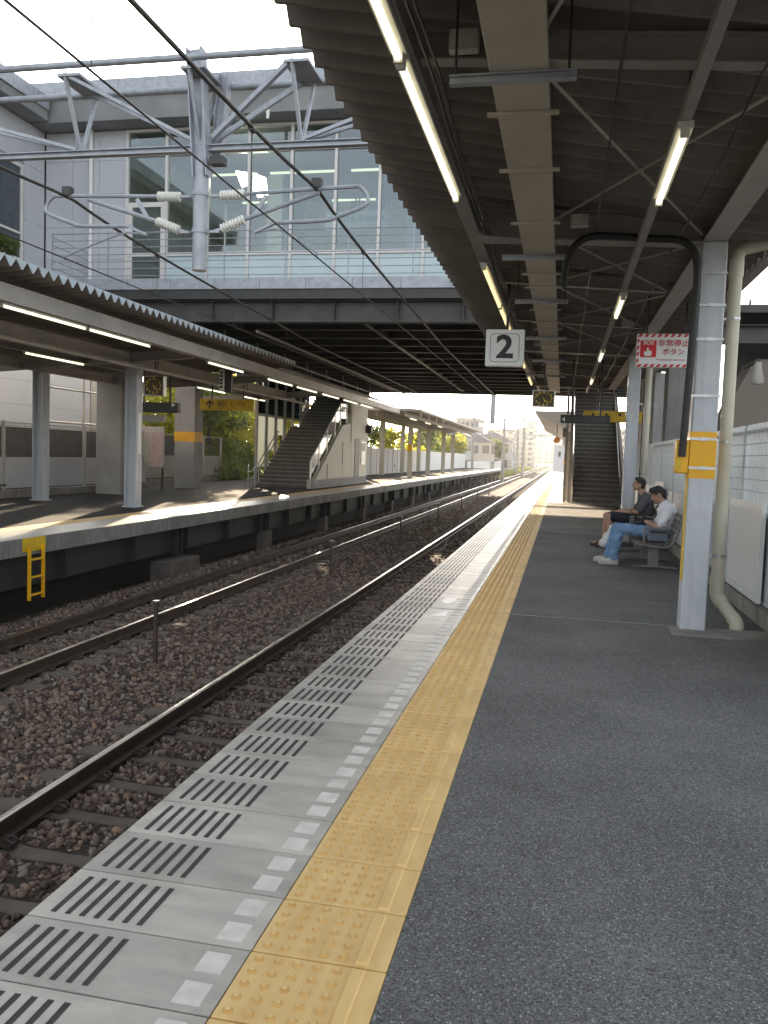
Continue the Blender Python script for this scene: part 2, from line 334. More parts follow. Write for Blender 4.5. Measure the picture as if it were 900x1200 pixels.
# ================================================================== GROUND, TRACKS
RAILZ = -1.1
def sheet(name, x0, x1, y0, y1, z, m, parent=None, kind='structure', nx=1, ny=1):
    b = MB()
    for i in range(nx):
        for j in range(ny):
            xa, xb = x0+(x1-x0)*i/nx, x0+(x1-x0)*(i+1)/nx; ya, yb = y0+(y1-y0)*j/ny, y0+(y1-y0)*(j+1)/ny
            b.add([(xa, ya, z), (xb, ya, z), (xb, yb, z), (xa, yb, z)], [(0, 1, 2, 3)])
    o = b.build(name, m, parent)
    if kind: o['kind'] = kind
    return o
sheet('ground', -900, 900, -150, 1600, -1.62, M['ground'])

bed = MB()   # shouldered ballast bed of both tracks
bed.prism([(-9.0, -1.615), (-8.3, -1.36), (-7.95, -1.30), (-5.3, -1.295), (-4.87, -1.33), (-4.5, -1.295), (-1.9, -1.30), (-1.7, -1.615)], 'y', -3, 420)
tag(bed.build('ballast_bed', M['ballast_bed']), kind='structure')

def stones(name, n, region, zfun, smin, smax, mt, seed):
    """n broken stones, one mesh; region(rng,n)->x,y"""
    rg = np.random.default_rng(seed)
    t = (1+5**.5)/2
    iv = np.array([(-1, t, 0), (1, t, 0), (-1, -t, 0), (1, -t, 0), (0, -1, t), (0, 1, t), (0, -1, -t), (0, 1, -t), (t, 0, -1), (t, 0, 1), (-t, 0, -1), (-t, 0, 1)], float)
    iv /= np.linalg.norm(iv[0])
    fc = np.array([(0, 11, 5), (0, 5, 1), (0, 1, 7), (0, 7, 10), (0, 10, 11), (1, 5, 9), (5, 11, 4), (11, 10, 2), (10, 7, 6), (7, 1, 8), (3, 9, 4), (3, 4, 2), (3, 2, 6), (3, 6, 8), (3, 8, 9), (4, 9, 5), (2, 4, 11), (6, 2, 10), (8, 6, 7), (9, 8, 1)])
    x, y = region(rg, n)
    keep = np.ones(len(x), bool)          # stones keep off the sleepers
    for xc, first in ((-3.15, 2.53), (-6.59, 2.3)):
        ph = (y-first) % .615; keep &= ~((np.abs(x-xc) < 1.02) & ((ph < .10) | (ph > .515)))
        for s_ in (-1, 1): keep &= ~(np.abs(x-xc-s_*.5335) < .065)
    x, y = x[keep], y[keep]; n = len(x)
    s = rg.uniform(smin, smax, n)
    sc = rg.uniform(.55, 1.25, (n, 3))*s[:, None]; sc[:, 2] *= .8
    V = iv[None]*(1+rg.uniform(-.42, .38, (n, 12, 1)))*sc[:, None, :]
    q = rg.normal(size=(n, 4)); q /= np.linalg.norm(q, axis=1)[:, None]; w, a, b, c = q.T
    R = np.stack([np.stack([1-2*(b*b+c*c), 2*(a*b-c*w), 2*(a*c+b*w)], 1), np.stack([2*(a*b+c*w), 1-2*(a*a+c*c), 2*(b*c-a*w)], 1), np.stack([2*(a*c-b*w), 2*(b*c+a*w), 1-2*(a*a+b*b)], 1)], 1)
    V = np.einsum('nij,nkj->nki', R, V)
    z = zfun(x, y) + rg.uniform(-.25, .8, n)*s
    V += np.stack([x, y, z], 1)[:, None, :]
    F = (fc[None]+(np.arange(n)*12)[:, None, None]).reshape(-1, 3)
    me = bpy.data.meshes.new(name); me.vertices.add(n*12); me.vertices.foreach_set('co', V.reshape(-1).astype(np.float32))
    me.loops.add(F.size); me.loops.foreach_set('vertex_index', F.reshape(-1).astype(np.int32))
    me.polygons.add(len(F)); me.polygons.foreach_set('loop_start', np.arange(0, F.size, 3, dtype=np.int32)); me.polygons.foreach_set('loop_total', np.full(len(F), 3, np.int32))
    colr = rg.uniform(0, 1, n).repeat(60).astype(np.float32)
    at = me.attributes.new('tone', 'FLOAT', 'CORNER'); at.data.foreach_set('value', colr)
    me.update(calc_edges=True)
    return link(name, me, mt)

def mat_stone():
    m = bpy.data.materials.new('ballast_stone'); m.use_nodes = True; nt = m.node_tree; N = nt.nodes; L = nt.links; b = N['Principled BSDF']
    a = N.new('ShaderNodeAttribute'); a.attribute_name = 'tone'; rp = N.new('ShaderNodeValToRGB'); cr = rp.color_ramp
    cols = [(0, (.065, .045, .034)), (.35, (.13, .089, .066)), (.6, (.19, .134, .10)), (.8, (.24, .18, .14)), (.93, (.28, .24, .205)), (1.0, (.33, .19, .105))]
    cr.elements[0].position = 0; cr.elements[0].color = (*cols[0][1], 1); cr.elements[1].position = 1; cr.elements[1].color = (*cols[-1][1], 1)
    for p_, c_ in cols[1:-1]: e = cr.elements.new(p_); e.color = (*c_, 1)
    L.new(a.outputs['Fac'], rp.inputs[0]); L.new(rp.outputs[0], b.inputs['Base Color']); b.inputs['Roughness'].default_value = .85
    return m
M['stone'] = mat_stone()
def bedz(x, y):
    z = np.full_like(x, -1.315)
    z = np.where(np.abs(x+4.87) < .4, -1.325, z); z = np.where(x < -7.95, -1.30-(-7.95-x)*.25, z); return z
def reg_near(rg, n):
    y = 2.2+ (rg.uniform(0, 1, n)**1.5)*15.5; x = rg.uniform(-8.9, -2.35, n); k = (x > -9.0) & ((x/y) > -1.05); return x[k], y[k]
def reg_far(rg, n):
    y = 17.0+(rg.uniform(0, 1, n)**1.6)*45; x = rg.uniform(-8.9, -2.4, n); return x, y
tag(stones('ballast', 80000, reg_near, bedz, .020, .042, M['stone'], 3), 'brown crushed stone ballast heaped between and beside the rails', 'ballast', kind='stuff')
tag(stones('ballast', 24000, reg_far, bedz, .03, .06, M['stone'], 4), 'brown crushed stone ballast receding under the station bridge', 'ballast', kind='stuff')

# sleepers: chamfered pre-stressed concrete with a dipped middle
def sleeper_mesh():
    L_ = 1.0; prof = []
    xs = [-1.0, -.80, -.62, -.30, 0, .30, .62, .80, 1.0]; zt = [-1.262, -1.258, -1.258, -1.285, -1.292, -1.285, -1.258, -1.258, -1.262]; hw = [.10, .105, .105, .085, .08, .085, .105, .105, .10]
    b = MB(); n = len(xs); vs = []
    for x, z, w in zip(xs, zt, hw): vs += [(x, -w-.02, -1.45), (x, w+.02, -1.45), (x, w, z-.018), (x, w-.02, z), (x, -w+.02, z), (x, -w, z-.018)]
    fs = [tuple(range(6)), tuple(reversed(range(6*(n-1), 6*n)))]
    for i in range(n-1):
        for k in range(6): fs.append((i*6+k, i*6+(k+1) % 6, (i+1)*6+(k+1) % 6, (i+1)*6+k))
    b.add(vs, fs); return b.mesh('sleeper')
SLM = sleeper_mesh(); SLM.materials.append(M['sleeper'])
def clip_mesh():
    b = MB(); b.box(-.045, .045, -.05, .05, -.012, .012); b.tube([(-.05, -.03, .012), (-.02, -.035, .035), (.03, -.02, .03), (.03, .02, .03), (-.02, .035, .035), (-.05, .03, .012)], .009, 6); b.tube([(.0, 0, 0), (0, 0, .05)], .012, 6)
    return b.mesh('rail_clip')
CLM = clip_mesh(); CLM.materials.append(M['clip'])
def rail_profile():
    return [(-.06, -.15), (.06, -.15), (.06, -.138), (.012, -.122), (.009, -.045), (.033, -.034), (.0335, -.008), (.027, -.0015), (-.027, -.0015), (-.0335, -.008), (-.033, -.034), (-.009, -.045), (-.012, -.122), (-.06, -.138)]
def track(name, xc, first):
    t = thing(name, (xc, 0, 0), kind='structure')
    for s in (-1, 1):
        r = MB().prism([(xc+s*.5335+u, RAILZ+v) for u, v in rail_profile()], 'y', -3, 420).build('rail', M['rail'], t)
        MB().prism([(xc+s*.5335+u, RAILZ+.002-u*u/.30) for u in (-.029, -.024, -.018, -.012, -.006, 0, .006, .012, .018, .024, .029)]+[(xc+s*.5335+.027, RAILZ-.006), (xc+s*.5335-.027, RAILZ-.006)], 'y', -3, 420).build('rail_head', M['rail_top'], r, True)
    y = first
    while y < 62:
        o = link('sleeper', SLM, None, t, (0, y, 0))
        if y < 20:
            for s in (-1, 1):
                for u in (-1, 1): link('rail_clip', CLM, None, o, (s*.5335+u*.105, 0, -1.243)).scale = (-u, 1, 1)
        y += .615
    b = MB()
    while y < 230:
        b.box(xc-1, xc+1, y-.1, y+.1, -1.40, -1.262); y += .615
    b.build('sleeper', M['sleeper'], t)['kind'] = 'stuff'
    return t
track('railway_track', -3.15, 2.53); track('railway_track', -6.59, 2.3)

# marker posts between the tracks
pm = MB(); pm.box(-.022, .022, -.022, .022, -1.4, -.50); pmm = pm.mesh('post'); 
for k, y in enumerate((10.0, 18.5, 27, 35.5, 44, 52.5, 61)):
    t = thing('track_post', (-5.05, y, 0), ['nearest', 'second', 'third', 'fourth', 'fifth', 'sixth', 'farthest'][k]+' rusty post in the ballast between the two tracks', 'post', 'rusty posts standing between the tracks')
    link('shaft', pmm, M['rail'], t); MB().box(-5.05-.035, -5.05+.035, y-.035, y+.035, -.503, -.485).build('head', M['rail_top'], t)

# ================================================================== NEAR PLATFORM
PITCH_T = .31
plat = thing('platform', (0, 0, 0), kind='structure')
MB().box(-1.57, -.40, -6, 120, -.36, -.034).build('edge_beam', M['girder_dark'], plat)
MB().box(-.399, 3.6, -6, 120, -.40, -.052).build('slab', M['old_conc'], plat)
MB().box(-1.2, -1.0, -6, 120, -1.6, -.361).build('retaining_wall', M['old_conc'], plat)
for y0, y1 in ((-6, 8.185), (8.222, 18.0), (18.035, 30.2), (30.215, 120)):
    MB().box(-.426, 1.895, y0, y1, -.05, 0).build('asphalt_paving', M['asphalt'] if y0 < 30 else M['panel'], plat)
MB().box(-.42, 1.89, 8.1875, 8.2195, -.045, -.003).build('joint_filler', M['black'], plat); MB().box(-.42, 1.89, 18.003, 18.032, -.045, -.003).build('joint_filler', M['black'], plat)
MB().box(-1.59, -.43, 8.2085, 8.2325, -.033, -.002).build('joint_filler', M['black'], plat)
for y in (8.2035, 18.0175):
    MB().box(-1.58, 1.89, y-.022, y-.017, -.03, .002).build('joint_edging', M['silver'], plat)
MB().box(1.02, 2.05, 7.72, 8.184, 0.001, .005).build('paving_patch', M['old_conc'], plat)
# pieces of the edge: concrete panels with grip strips and markers, yellow tactile tiles
pnl = MB().box(-1.60, -.846, .003, PITCH_T-.003, -.033, 0, .0025).mesh('edge_panel'); pnl.materials.append(M['panel'])
st = MB()
for j in (-1, 0, 1): st.box(-.0025+j*.0065, .0025+j*.0065, .035, .265, -.001, .0022)
stm = st.mesh('grip_strip'); stm.materials.append(M['strip'])
sts = MB()
for k in range(7): sts.box(-1.53+k*.05-.0075, -1.53+k*.05+.0075, .035, .265, -.001, .002)
stsm = sts.mesh('grip_strips'); stsm.materials.append(M['strip'])
mkm = MB().box(-.970, -.888, 0, .098, -.001, .0012).mesh('white_marker'); mkm.materials.append(M['marker'])
tl = MB(); tl.box(-.842, -.428, .0035, PITCH_T-.0035, -.033, 0, .0025)
for i in range(5):
    for j in range(5):
        cx, cy = -.806+i*.0595, .035+j*.060; n = 10; vs = []
        for r_, z_ in ((.0145, -.0005), (.0125, .0050), (.0080, .0080)): vs += [(cx+r_*math.cos(2*math.pi*k/n), cy+r_*math.sin(2*math.pi*k/n), z_) for k in range(n)]
        fs = [tuple(range(2*n, 3*n))]
        for q in range(2): fs += [(q*n+k, q*n+(k+1) % n, (q+1)*n+(k+1) % n, (q+1)*n+k) for k in range(n)]
        tl.add(vs, fs)
bx0, bx1 = -.523, -.493
tl.add([(bx0-.006, .012, -.0005), (bx1+.006, .012, -.0005), (bx1+.006, PITCH_T-.012, -.0005), (bx0-.006, PITCH_T-.012, -.0005), (bx0, .018, .0075), (bx1, .018, .0075), (bx1, PITCH_T-.018, .0075), (bx0, PITCH_T-.018, .0075)],
       [(4, 5, 6, 7), (0, 1, 5, 4), (1, 2, 6, 5), (2, 3, 7, 6), (3, 0, 4, 7)])
tlm = tl.mesh('tactile_tile'); tlm.materials.append(M['yellow_tile']); tlm.materials.append(M['yellow_dot'])
for f_ in tlm.polygons:
    if f_.center.z > .0008 and f_.center.x < -.54 and f_.center.z < .0079: f_.material_index = 1      # darker flanks of the studs
k = -14
while True:
    y = 2.01 + k*PITCH_T
    if y > 56: break
    gap = .022 if y > 8.15 else 0
    if y > 17.9: gap = .03
    o = link('edge_panel', pnl, None, plat, (0, y+gap, random.uniform(-.0008, .0008)))
    if y < 10.5:
        for q in range(7): link('grip_strip', stm, None, o, (-1.53+q*.05, 0, 0))
    else: link('grip_strips', stsm, None, o)
    if y < 8 or y > 19 or k % 1 == 0:
        for yy in (.030, .175):
            if y < 8.0 or k > 26: link('white_marker', mkm, None, o, (0, yy, 0))
            else: link('white_marker', mkm, None, o, (0, yy, 0))
    link('tactile_tile', tlm, None, plat, (0, y+gap, random.uniform(-.0006, .0006)))
    k += 1
MB().box(-1.60, -.846, y+.02, 120, -.033, 0).build('edge_panel', M['panel'], plat)
MB().box(-.843, -.428, y+.02, 120, -.033, 0).build('tactile_tile', M['yellow_tile'], plat)
# white painted triangle and disc beside the joint
MB().prism([(-1.17, 7.80), (-1.00, 7.80), (-1.02, 8.12)], 'z', .0005, .0025).build('white_triangle', M['white_sign'], plat)
MB().prism([(-1.08+.072*math.cos(2*math.pi*i/24), 8.70+.20*math.sin(2*math.pi*i/24)) for i in range(24)], 'z', .0005, .0025).build('white_disc', M['white_sign'], plat)
# kerb blocks under the fence
kb = thing('kerb', (1.98, 8.05, 0), kind='structure')
kbm = MB().box(1.90, 2.10, .004, .596, -.05, .15, .008); kbm = kbm.mesh('kerb_block', (1.98, 0, 0)); kbm.materials.append(M['old_conc'])
for i in range(40): link('kerb_block', kbm, None, kb, (0, i*.6, random.uniform(-.004, .004)))

# ================================================================== OPPOSITE PLATFORM
op = thing('platform_opposite', (-8.13, 0, 0), kind='structure')
MB().box(-8.45, -8.13, -2, 118, -.27, -.002).build('edge_coping', M['fascia'], op)
MB().box(-17.5, -8.451, -2, 118, -.27, -.0015).build('slab', M['asphalt_shaded'], op)
MB().box(-8.94, -8.155, -2, 118, -.001, .003).build('edge_strip', M['panel'], op)
MB().box(-9.36, -8.945, -2, 118, -.001, .004).build('tactile_strip', M['yellow_tile'], op)
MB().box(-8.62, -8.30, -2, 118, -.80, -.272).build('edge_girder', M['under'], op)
sb = MB(); y = -1.5
st_m = MB().box(-8.30, -8.17, -.03, .03, -.78, -.275).mesh('stiffener', wpos(op)); st_m.materials.append(M['under'])
while y < 117:
    link('stiffener', st_m, None, op, (0, y, 0)); y += 2.4
ft_m = MB().box(-8.55, -8.02, -.7, .7, -1.6, -.95, .02).mesh('footing', wpos(op)); ft_m.materials.append(M['footing'])
ft_s = MB().box(-8.45, -8.12, -.22, .22, -1.6, -.80, .02).mesh('footing', wpos(op)); ft_s.materials.append(M['footing'])
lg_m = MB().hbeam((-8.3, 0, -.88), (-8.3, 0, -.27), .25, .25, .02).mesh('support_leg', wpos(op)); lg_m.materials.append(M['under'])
for y in (17.3, 23, 29, 35, 41, 47, 53, 59, 65, 71, 77, 83, 89, 95, 101, 107, 113):
    link('footing', ft_m if y < 20 else ft_s, None, op, (0, y, 0)); link('support_leg', lg_m, None, op, (0, y, 0))
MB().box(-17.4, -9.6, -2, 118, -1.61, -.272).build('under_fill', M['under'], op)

# yellow rescue ladder on the opposite platform's face
t = thing('rescue_ladder', (-8.05, 11.9, -.98), 'yellow rescue ladder hanging from the edge of the opposite platform', 'ladder')
for yy in (11.72, 12.08): MB().box(-8.10, -8.05, yy-.014, yy+.014, -.98, -.13).build('rail', M['yellow'], t)
for zz in (-.90, -.62, -.34): MB().box(-8.095, -8.055, 11.734, 12.066, zz-.014, zz+.014).build('rung', M['yellow'], t)
MB().box(-8.127, -8.10, 11.62, 12.18, -.21, .004).build('mounting_plate', M['yellow_sign'], t)
# ================================================================== CANOPIES
ORD = ['nearest', 'second', 'third', 'fourth', 'fifth', 'sixth', 'seventh', 'eighth', 'ninth', 'tenth', 'eleventh', 'twelfth', 'thirteenth', 'fourteenth', 'fifteenth', 'sixteenth']
def folded_roof(name, parent, xe, ze, xo, zo, y0, y1, mt, pitch=.27, depth=.14):
    """folded-plate sheet: ridges run across the platform from eave (xe,ze) to (xo,zo)"""
    b = MB(); n = int((y1-y0)/pitch); prof = []
    for i in range(n): prof += [(y0+i*pitch, 0), (y0+i*pitch+.03, 0), (y0+i*pitch+pitch*.5-.0, depth), (y0+i*pitch+pitch*.5+.03, depth)]
    prof.append((y0+n*pitch, 0)); m_ = len(prof)
    vs = []
    for dz in (0, .008):
        for (x, z) in ((xe, ze), (xo, zo)):
            vs += [(x, y, z+d+dz) for y, d in prof]
    fs = []
    for i in range(m_-1):
        fs.append((i, i+1, m_+i+1, m_+i)); fs.append((2*m_+i, 3*m_+i, 3*m_+i+1, 2*m_+i+1)); fs.append((i, 2*m_+i, 2*m_+i+1, i+1)); fs.append((m_+i, m_+i+1, 3*m_+i+1, 3*m_+i))
    b.add(vs, fs); return b.build(name, mt, parent)

# ---- near platform canopy: eave over the track at (-1.75, 4.08), low side over the fence
cn = thing('platform_canopy', (1.2, 8.13, 0), 'dark folded metal canopy over the near platform, resting on pale columns', 'canopy')
SL = -.16
def zr(x): return 4.08 + (x+1.75)*SL
folded_roof('roof_sheet', cn, -1.75, 4.08, 1.80, zr(1.80), -6, 24.2, M['deck'])
MB().box(1.81, 1.92, -6, 24.2, zr(1.80)-.01, zr(1.80)+.14).build('gutter', M['beam_pale'], cn)
MB().hbeam((-.93, -6, 3.74), (-.93, 24.2, 3.74), .12, .24, .012).build('edge_girder', M['beam'], cn)
MB().hbeam((1.23, -6, 3.60), (1.23, 24.2, 3.60), .20, .24, .014).build('column_girder', M['beam_pale'], cn)
MB().hbeam((-.30, -6, 3.745), (-.30, 24.2, 3.745), .10, .16, .010).build('purlin', M['beam'], cn)
for y in (-.1, 8.13, 16.4, 24.0):
    MB().hbeam((-.869, y, 3.675), (1.125, y, 3.60), .2, .27, .016).build('portal_beam', M['beam'], cn)
for y in (2.3, 4.75, 10.65, 13.5, 18.7, 21.3):
    MB().hbeam((-.868, y, 3.74), (1.128, y, 3.60), .1, .15, .010).build('cross_beam', M['beam'], cn)
for ya, yb in ((.1, 4.6), (4.85, 8.0), (8.3, 10.55), (10.75, 13.4), (13.6, 16.2)):
    MB().tube([(-.24, ya, 3.66), (1.11, yb, 3.53)], .011, 6).build('brace_rod', M['beam_pale'], cn)
    MB().tube([(-.24, yb, 3.645), (1.11, ya, 3.515)], .011, 6).build('brace_rod', M['beam_pale'], cn)

for q, (x_, y_, z_) in enumerate(((.05, 8.0, 3.66), (-.62, 4.69, 3.72), (.86, 13.44, 3.60), (-.55, 16.28, 3.68))):
    MB().box(x_-.08, x_+.08, y_-.06, y_, z_-.06, z_+.06, .008).build('junction_box', M['fixture'], cn)
for x_, sag, z_ in ((-.80, .05, 3.60), (-.76, .08, 3.60), (.20, .06, 3.585), (.90, .07, 3.50)):
    ys_ = [-.1, 4.75, 8.13, 10.65, 13.5, 16.4, 18.7, 21.3, 24.0]; P = []
    for a_, b_ in zip(ys_[:-1], ys_[1:]):
        for j in range(8): u = j/8; P.append((x_+random.uniform(-.004, .004), a_+(b_-a_)*u, z_-sag*4*u*(1-u)))
    MB().tube(P, .008, 5).build('cable', M['black'], cn)
# columns (pale painted steel boxes)
def column_near(y, k, full):
    t = thing('canopy_column', (1.23, y, 0), None, 'column', 'pale columns of the near platform canopy')
    x0, x1 = 1.12, 1.34
    MB().box(x0, x1, y-.11, y+.11, -.05, 3.479, .012).build('shaft', M['pale_steel'], t)
    if full: MB().box(x0-.003, x1+.003, y-.113, y+.113, 1.38, 1.80).build('yellow_band', M['yellow'], t)
    return t
c1 = column_near(8.14, 0, True); c1['label'] = 'nearest pale blue-grey column with steel straps and yellow band, beside the beige drainpipe'
for z in (1.475, 1.735, 2.12, 2.62, 2.92, 3.2):
    s_ = MB().box(1.112, 1.348, 8.022, 8.258, z-.011, z+.011).build('steel_strap', M['strap'], c1)
    MB().box(1.20, 1.26, 8.012, 8.0215, z-.016, z+.016).build('buckle', M['strap'], s_)
MB().box(1.108, 1.118, 8.05, 8.14, .45, 1.42).build('yellow_edge_strip', M['yellow_sign'], c1)
tb = thing('emergency_button_box', (1.06, 8.1, 1.42), 'yellow emergency button box fixed to the side of the nearest column', 'box')
MB().box(1.005, 1.111, 8.02, 8.20, 1.42, 1.72, .01).build('housing', M['yellow'], tb)
MB().box(1.035, 1.08, 8.014, 8.0195, 1.60, 1.645).build('latch', M['dark'], tb)
MB().box(1.00, 1.05, 8.0145, 8.0195, 1.45, 1.69).build('cover', M['yellow_sign'], tb)
c2 = column_near(16.4, 1, False); c2['label'] = 'pale canopy column behind the man in the grey shirt'
MB().tube([(1.40, 16.2, 3.0), (1.40, 16.2, .05)], .012, 6).build('conduit', M['black'], c2)
# thick black cable conduit from the duct over the beam and down the first column
cc = thing('cable_conduit', (1.06, 8.0, 1.72), 'thick black flexible conduit curving along the beam and down the nearest column', 'conduit')
pts = [px(660, 335, Y=8.3), px(664, 308, Y=8.2), px(676, 286, Y=8.05), px(694, 277, Y=7.99), px(722, 277, Y=7.98), px(770, 280, Y=7.97), px(793, 281, Y=7.97), px(808, 288, Y=7.97), px(816, 303, Y=7.97), px(817, 330, Y=7.97), px(813, 380, Y=7.97), px(806, 460, Y=7.98), px(799, 535, Y=8.0)]
def smooth_path(P, n=5):
    out = []
    for i in range(len(P)-1):
        p0, p1, p2, p3 = P[max(i-1, 0)], P[i], P[i+1], P[min(i+2, len(P)-1)]
        for j in range(n):
            t_ = j/n; out.append(.5*((2*p1)+(p2-p0)*t_+(2*p0-5*p1+4*p2-p3)*t_*t_+(3*p1-p0-3*p2+p3)*t_**3))
    out.append(P[-1]); return out
MB().tube(smooth_path(pts), .034, 10).build('sleeve', M['black'], cc, True)

# beige drainpipes
def drainpipe(x, y, label, bend):
    t = thing('drainpipe', (x, y, 0), label, 'drainpipe', 'beige drainpipes of the near canopy'); r = .058
    MB().tube([(1.86, y, 3.56), (x+.13, y, 3.50), (x+.06, y, 3.485), (x+.015, y, 3.45), (x, y, 3.37), (x, y, .42 if bend else .02)], r, 16).build('pipe', M['pipe'], t, True)
    MB().tube([(x, y, 3.23), (x, y, 3.39)], r+.008, 16).build('socket', M['pipe'], t, True)
    for z in ((2.85, 1.72, .66) if bend else (2.6, 1.3)):
        s_ = MB().tube([(x, y, z-.012), (x, y, z+.012)], r+.005, 16).build('pipe_clamp', M['strap'], t, True)
        MB().box(x-.17, x-.055, y-.01, y+.01, z-.01, z+.01).build('bracket', M['strap'], s_)
    if bend:
        MB().tube([(x, y, .46), (x, y, .30), (x+.012, y-.01, .27), (x+.05, y-.045, .215)], r+.007, 16).build('elbow', M['pipe'], t, True)
        MB().tube([(x+.05, y-.045, .215), (x+.145, y-.13, .09)], r, 16).build('pipe', M['pipe'], t, True)
        MB().tube([(x+.125, y-.115, .115), (x+.155, y-.14, .075), (x+.165, y-.15, .04), (x+.168, y-.15, .004)], r+.007, 16).build('elbow', M['pipe'], t, True)
drainpipe(1.475, 8.36, 'thick beige drainpipe with a bent foot beside the nearest column', True)
drainpipe(1.50, 16.5, 'beige drainpipe behind the seated men, next to the second column', False)

# cable duct hung under the canopy
cd = thing('cable_duct', (-.31, 10, 3.45), 'wide beige cable duct running lengthwise under the near canopy', 'duct')
y = -6
while y < 24:
    MB().box(-.455, -.165, y+.003, y+2.397, 3.45, 3.56, .004).build('duct_cover', M['duct'], cd); y += 2.4
for y in (1.9, 4.45, 8.33, 10.62, 13.8, 16.9, 20):
    h_ = MB().hbeam((-.66, y, 3.425), (-.02, y, 3.425), .05, .045, .008).build('hanger_bar', M['galv'], cd)
    for xx in (-.63, -.06): MB().tube([(xx, y, 3.44), (xx, y, 3.95)], .007, 6).build('hanger_rod', M['dark'], h_)
for y in (2.9, 4.95, 5.9, 7.2, 9.15, 9.85, 11.3, 12.3, 13.0, 14.7, 15.6, 17.7, 18.6, 19.3):
    MB().box(-.51, -.11, y-.02, y+.02, 3.434, 3.449).build('clamp_strip', M['duct'], cd)

# fluorescent lamps
def lamp(y0, L_, x, z, label, group, kind=0, mt=None):
    t = thing('fluorescent_lamp', (x, y0, z), label, 'lamp', group)
    MB().box(x-.045, x+.045, y0, y0+L_, z+.022, z+.06, .004).build('fixture', M['fixture'], t)
    MB().tube([(x, y0+.03, z), (x, y0+L_-.03, z)], .021, 10).build('tube', mt or M['tube'], t, True)
    for yy in (y0+.012, y0+L_-.012): MB().box(x-.024, x+.024, yy-.012, yy+.012, z-.026, z+.024).build('lamp_holder', M['fixture'], t)
for i, y0 in enumerate((2.08, 4.5, 9.3, 11.75, 17.0, 21.4)):
    lamp(y0, 2.37, -.93, 3.55, ('long fluorescent lamp under the edge girder of the near canopy, %s along the row' % ORD[i]), 'lamps under the edge girder of the near canopy', mt=M['tube_warm'] if i >= 2 else M['tube'])
lr = MB(); lr.box(.545, .605, -6, 24.2, 3.385, 3.445); lrt = thing('lighting_rail', (.575, 8, 3.385), 'grey lighting rail running lengthwise above the seated men', 'rail'); lr.build('channel', M['beam'], lrt)
for y in (-.1, 4.75, 8.13, 13.5, 16.4, 21.3): MB().tube([(.575, y+.16, 3.44), (.575, y+.16, 3.72)], .008, 6).build('suspension_rod', M['dark'], lrt)
for i, y0 in enumerate((5.0, 9.85, 14.6, 19.3)):
    lamp(y0, 1.32, .575, 3.325, 'short fluorescent lamp on the lighting rail, %s from the camera' % ORD[i], 'lamps on the lighting rail')

# ---- opposite canopy
co = thing('platform_canopy', (-10.4, 18.9, 0), 'folded metal canopy over the opposite platform with pale zigzag eave', 'canopy')
SO = .075
def zo(x): return 4.08 - (-8.1-x)*SO
folded_roof('roof_sheet', co, -8.1, 4.08, -14.3, zo(-14.3), -2, 25.0, M['deck'])
capm = MB().prism([(-.135+.0, 4.225), (-.008, 4.084), (.022, 4.084), (.142, 4.225)], 'x', -8.098, -8.086).mesh('trough_cap', (-10.4, 0, 0)); capm.materials.append(M['cap'])
for i in range(100):
    y = -2+i*.27+.015
    if y > 24.8: break
    if y > 8.5: link('trough_cap', capm, None, co, (0, y-18.9, 0))
MB().box(-8.72, -8.50, -2, 44, 3.66, 3.93).build('edge_girder', M['beam_pale'], co)
MB().hbeam((-11.6, -2, 3.58), (-11.6, 32, 3.58), .14, .2, .012).build('purlin', M['beam'], co)
MB().hbeam((-13.4, -2, 3.46), (-13.4, 25.2, 3.46), .18, .24, .014).build('column_girder', M['beam_pale'], co)
MB().hbeam((-10.4, -2, 3.62), (-10.4, 32, 3.62), .18, .24, .014).build('column_girder', M['beam_pale'], co)
for y in (4, 11.5, 19.0, 25.0, 31.0):
    MB().hbeam((-8.74, y, 3.74), (-14.1, y, 3.36), .2, .22, .016).build('portal_beam', M['beam'], co)
lbl = {(19.05, -10.29): 'pale column of the opposite canopy left of the yellow-faced clock', (19.7, -13.26): 'pale column of the opposite canopy at the back, left of the big concrete piers'}
for x, y in ((-10.29, 19.05), (-13.26, 19.7)):
    if True:
        t = thing('canopy_column', (x, y, 0), lbl[(y, x)], 'column', 'pale columns of the opposite canopy')
        MB().hbeam((x, y, -.02), (x, y, 3.47 if x > -12 else 3.33), .30, .30, .018, up=(1, 0, 0)).build('shaft', M['pale_steel'], t)
        MB().box(x-.19, x+.19, y-.19, y+.19, -.001, .025).build('base_plate', M['pale_steel'], t)
        if x > -12: MB().box(x+.152, x+.16, y-.07, y+.07, 1.3, 2.3).build('name_plate', M['white_sign'], t)
Y8 = lambda x, y: px(x, y, X=-8.61).y
for i, (a, b_) in enumerate((((0, 355), 0), ((104, 383), 0), ((243, 420), 0), ((313, 437), 0), ((347, 449), 0), ((377, 458), 0), ((402, 465), 0), ((422, 471), 0))):
    y0 = Y8(*a); y0 = 11.75 if i == 0 else (14.2 if i == 1 else y0)
    lamp(y0, 2.37, -8.61, 3.595, 'fluorescent lamp under the edge girder of the opposite canopy, %s along the row' % ORD[i], 'lamps under the opposite edge girder')
for i, y0 in enumerate((12.2, 16.6, 25.5, 29.5)):
    lamp(y0, 2.37, -11.6, 3.44, 'fluorescent lamp on the inner purlin of the opposite canopy, %s along the row' % ORD[i], 'lamps on the inner purlin of the opposite canopy')
t = thing('conduit_pipe', (-9.75, 18, 3.3), 'pale conduit pipe slung lengthwise under the opposite canopy', 'conduit')
MB().tube([(-9.75, -2, 3.33), (-9.75, 32, 3.33)], .045, 8).build('pipe', M['beam_pale'], t, True)
for y in (4.2, 11.7, 19.2, 25.2, 31.2): MB().tube([(-9.75, y, 3.36), (-9.75, y, 3.62)], .012, 6).build('hanger_rod', M['dark'], t)
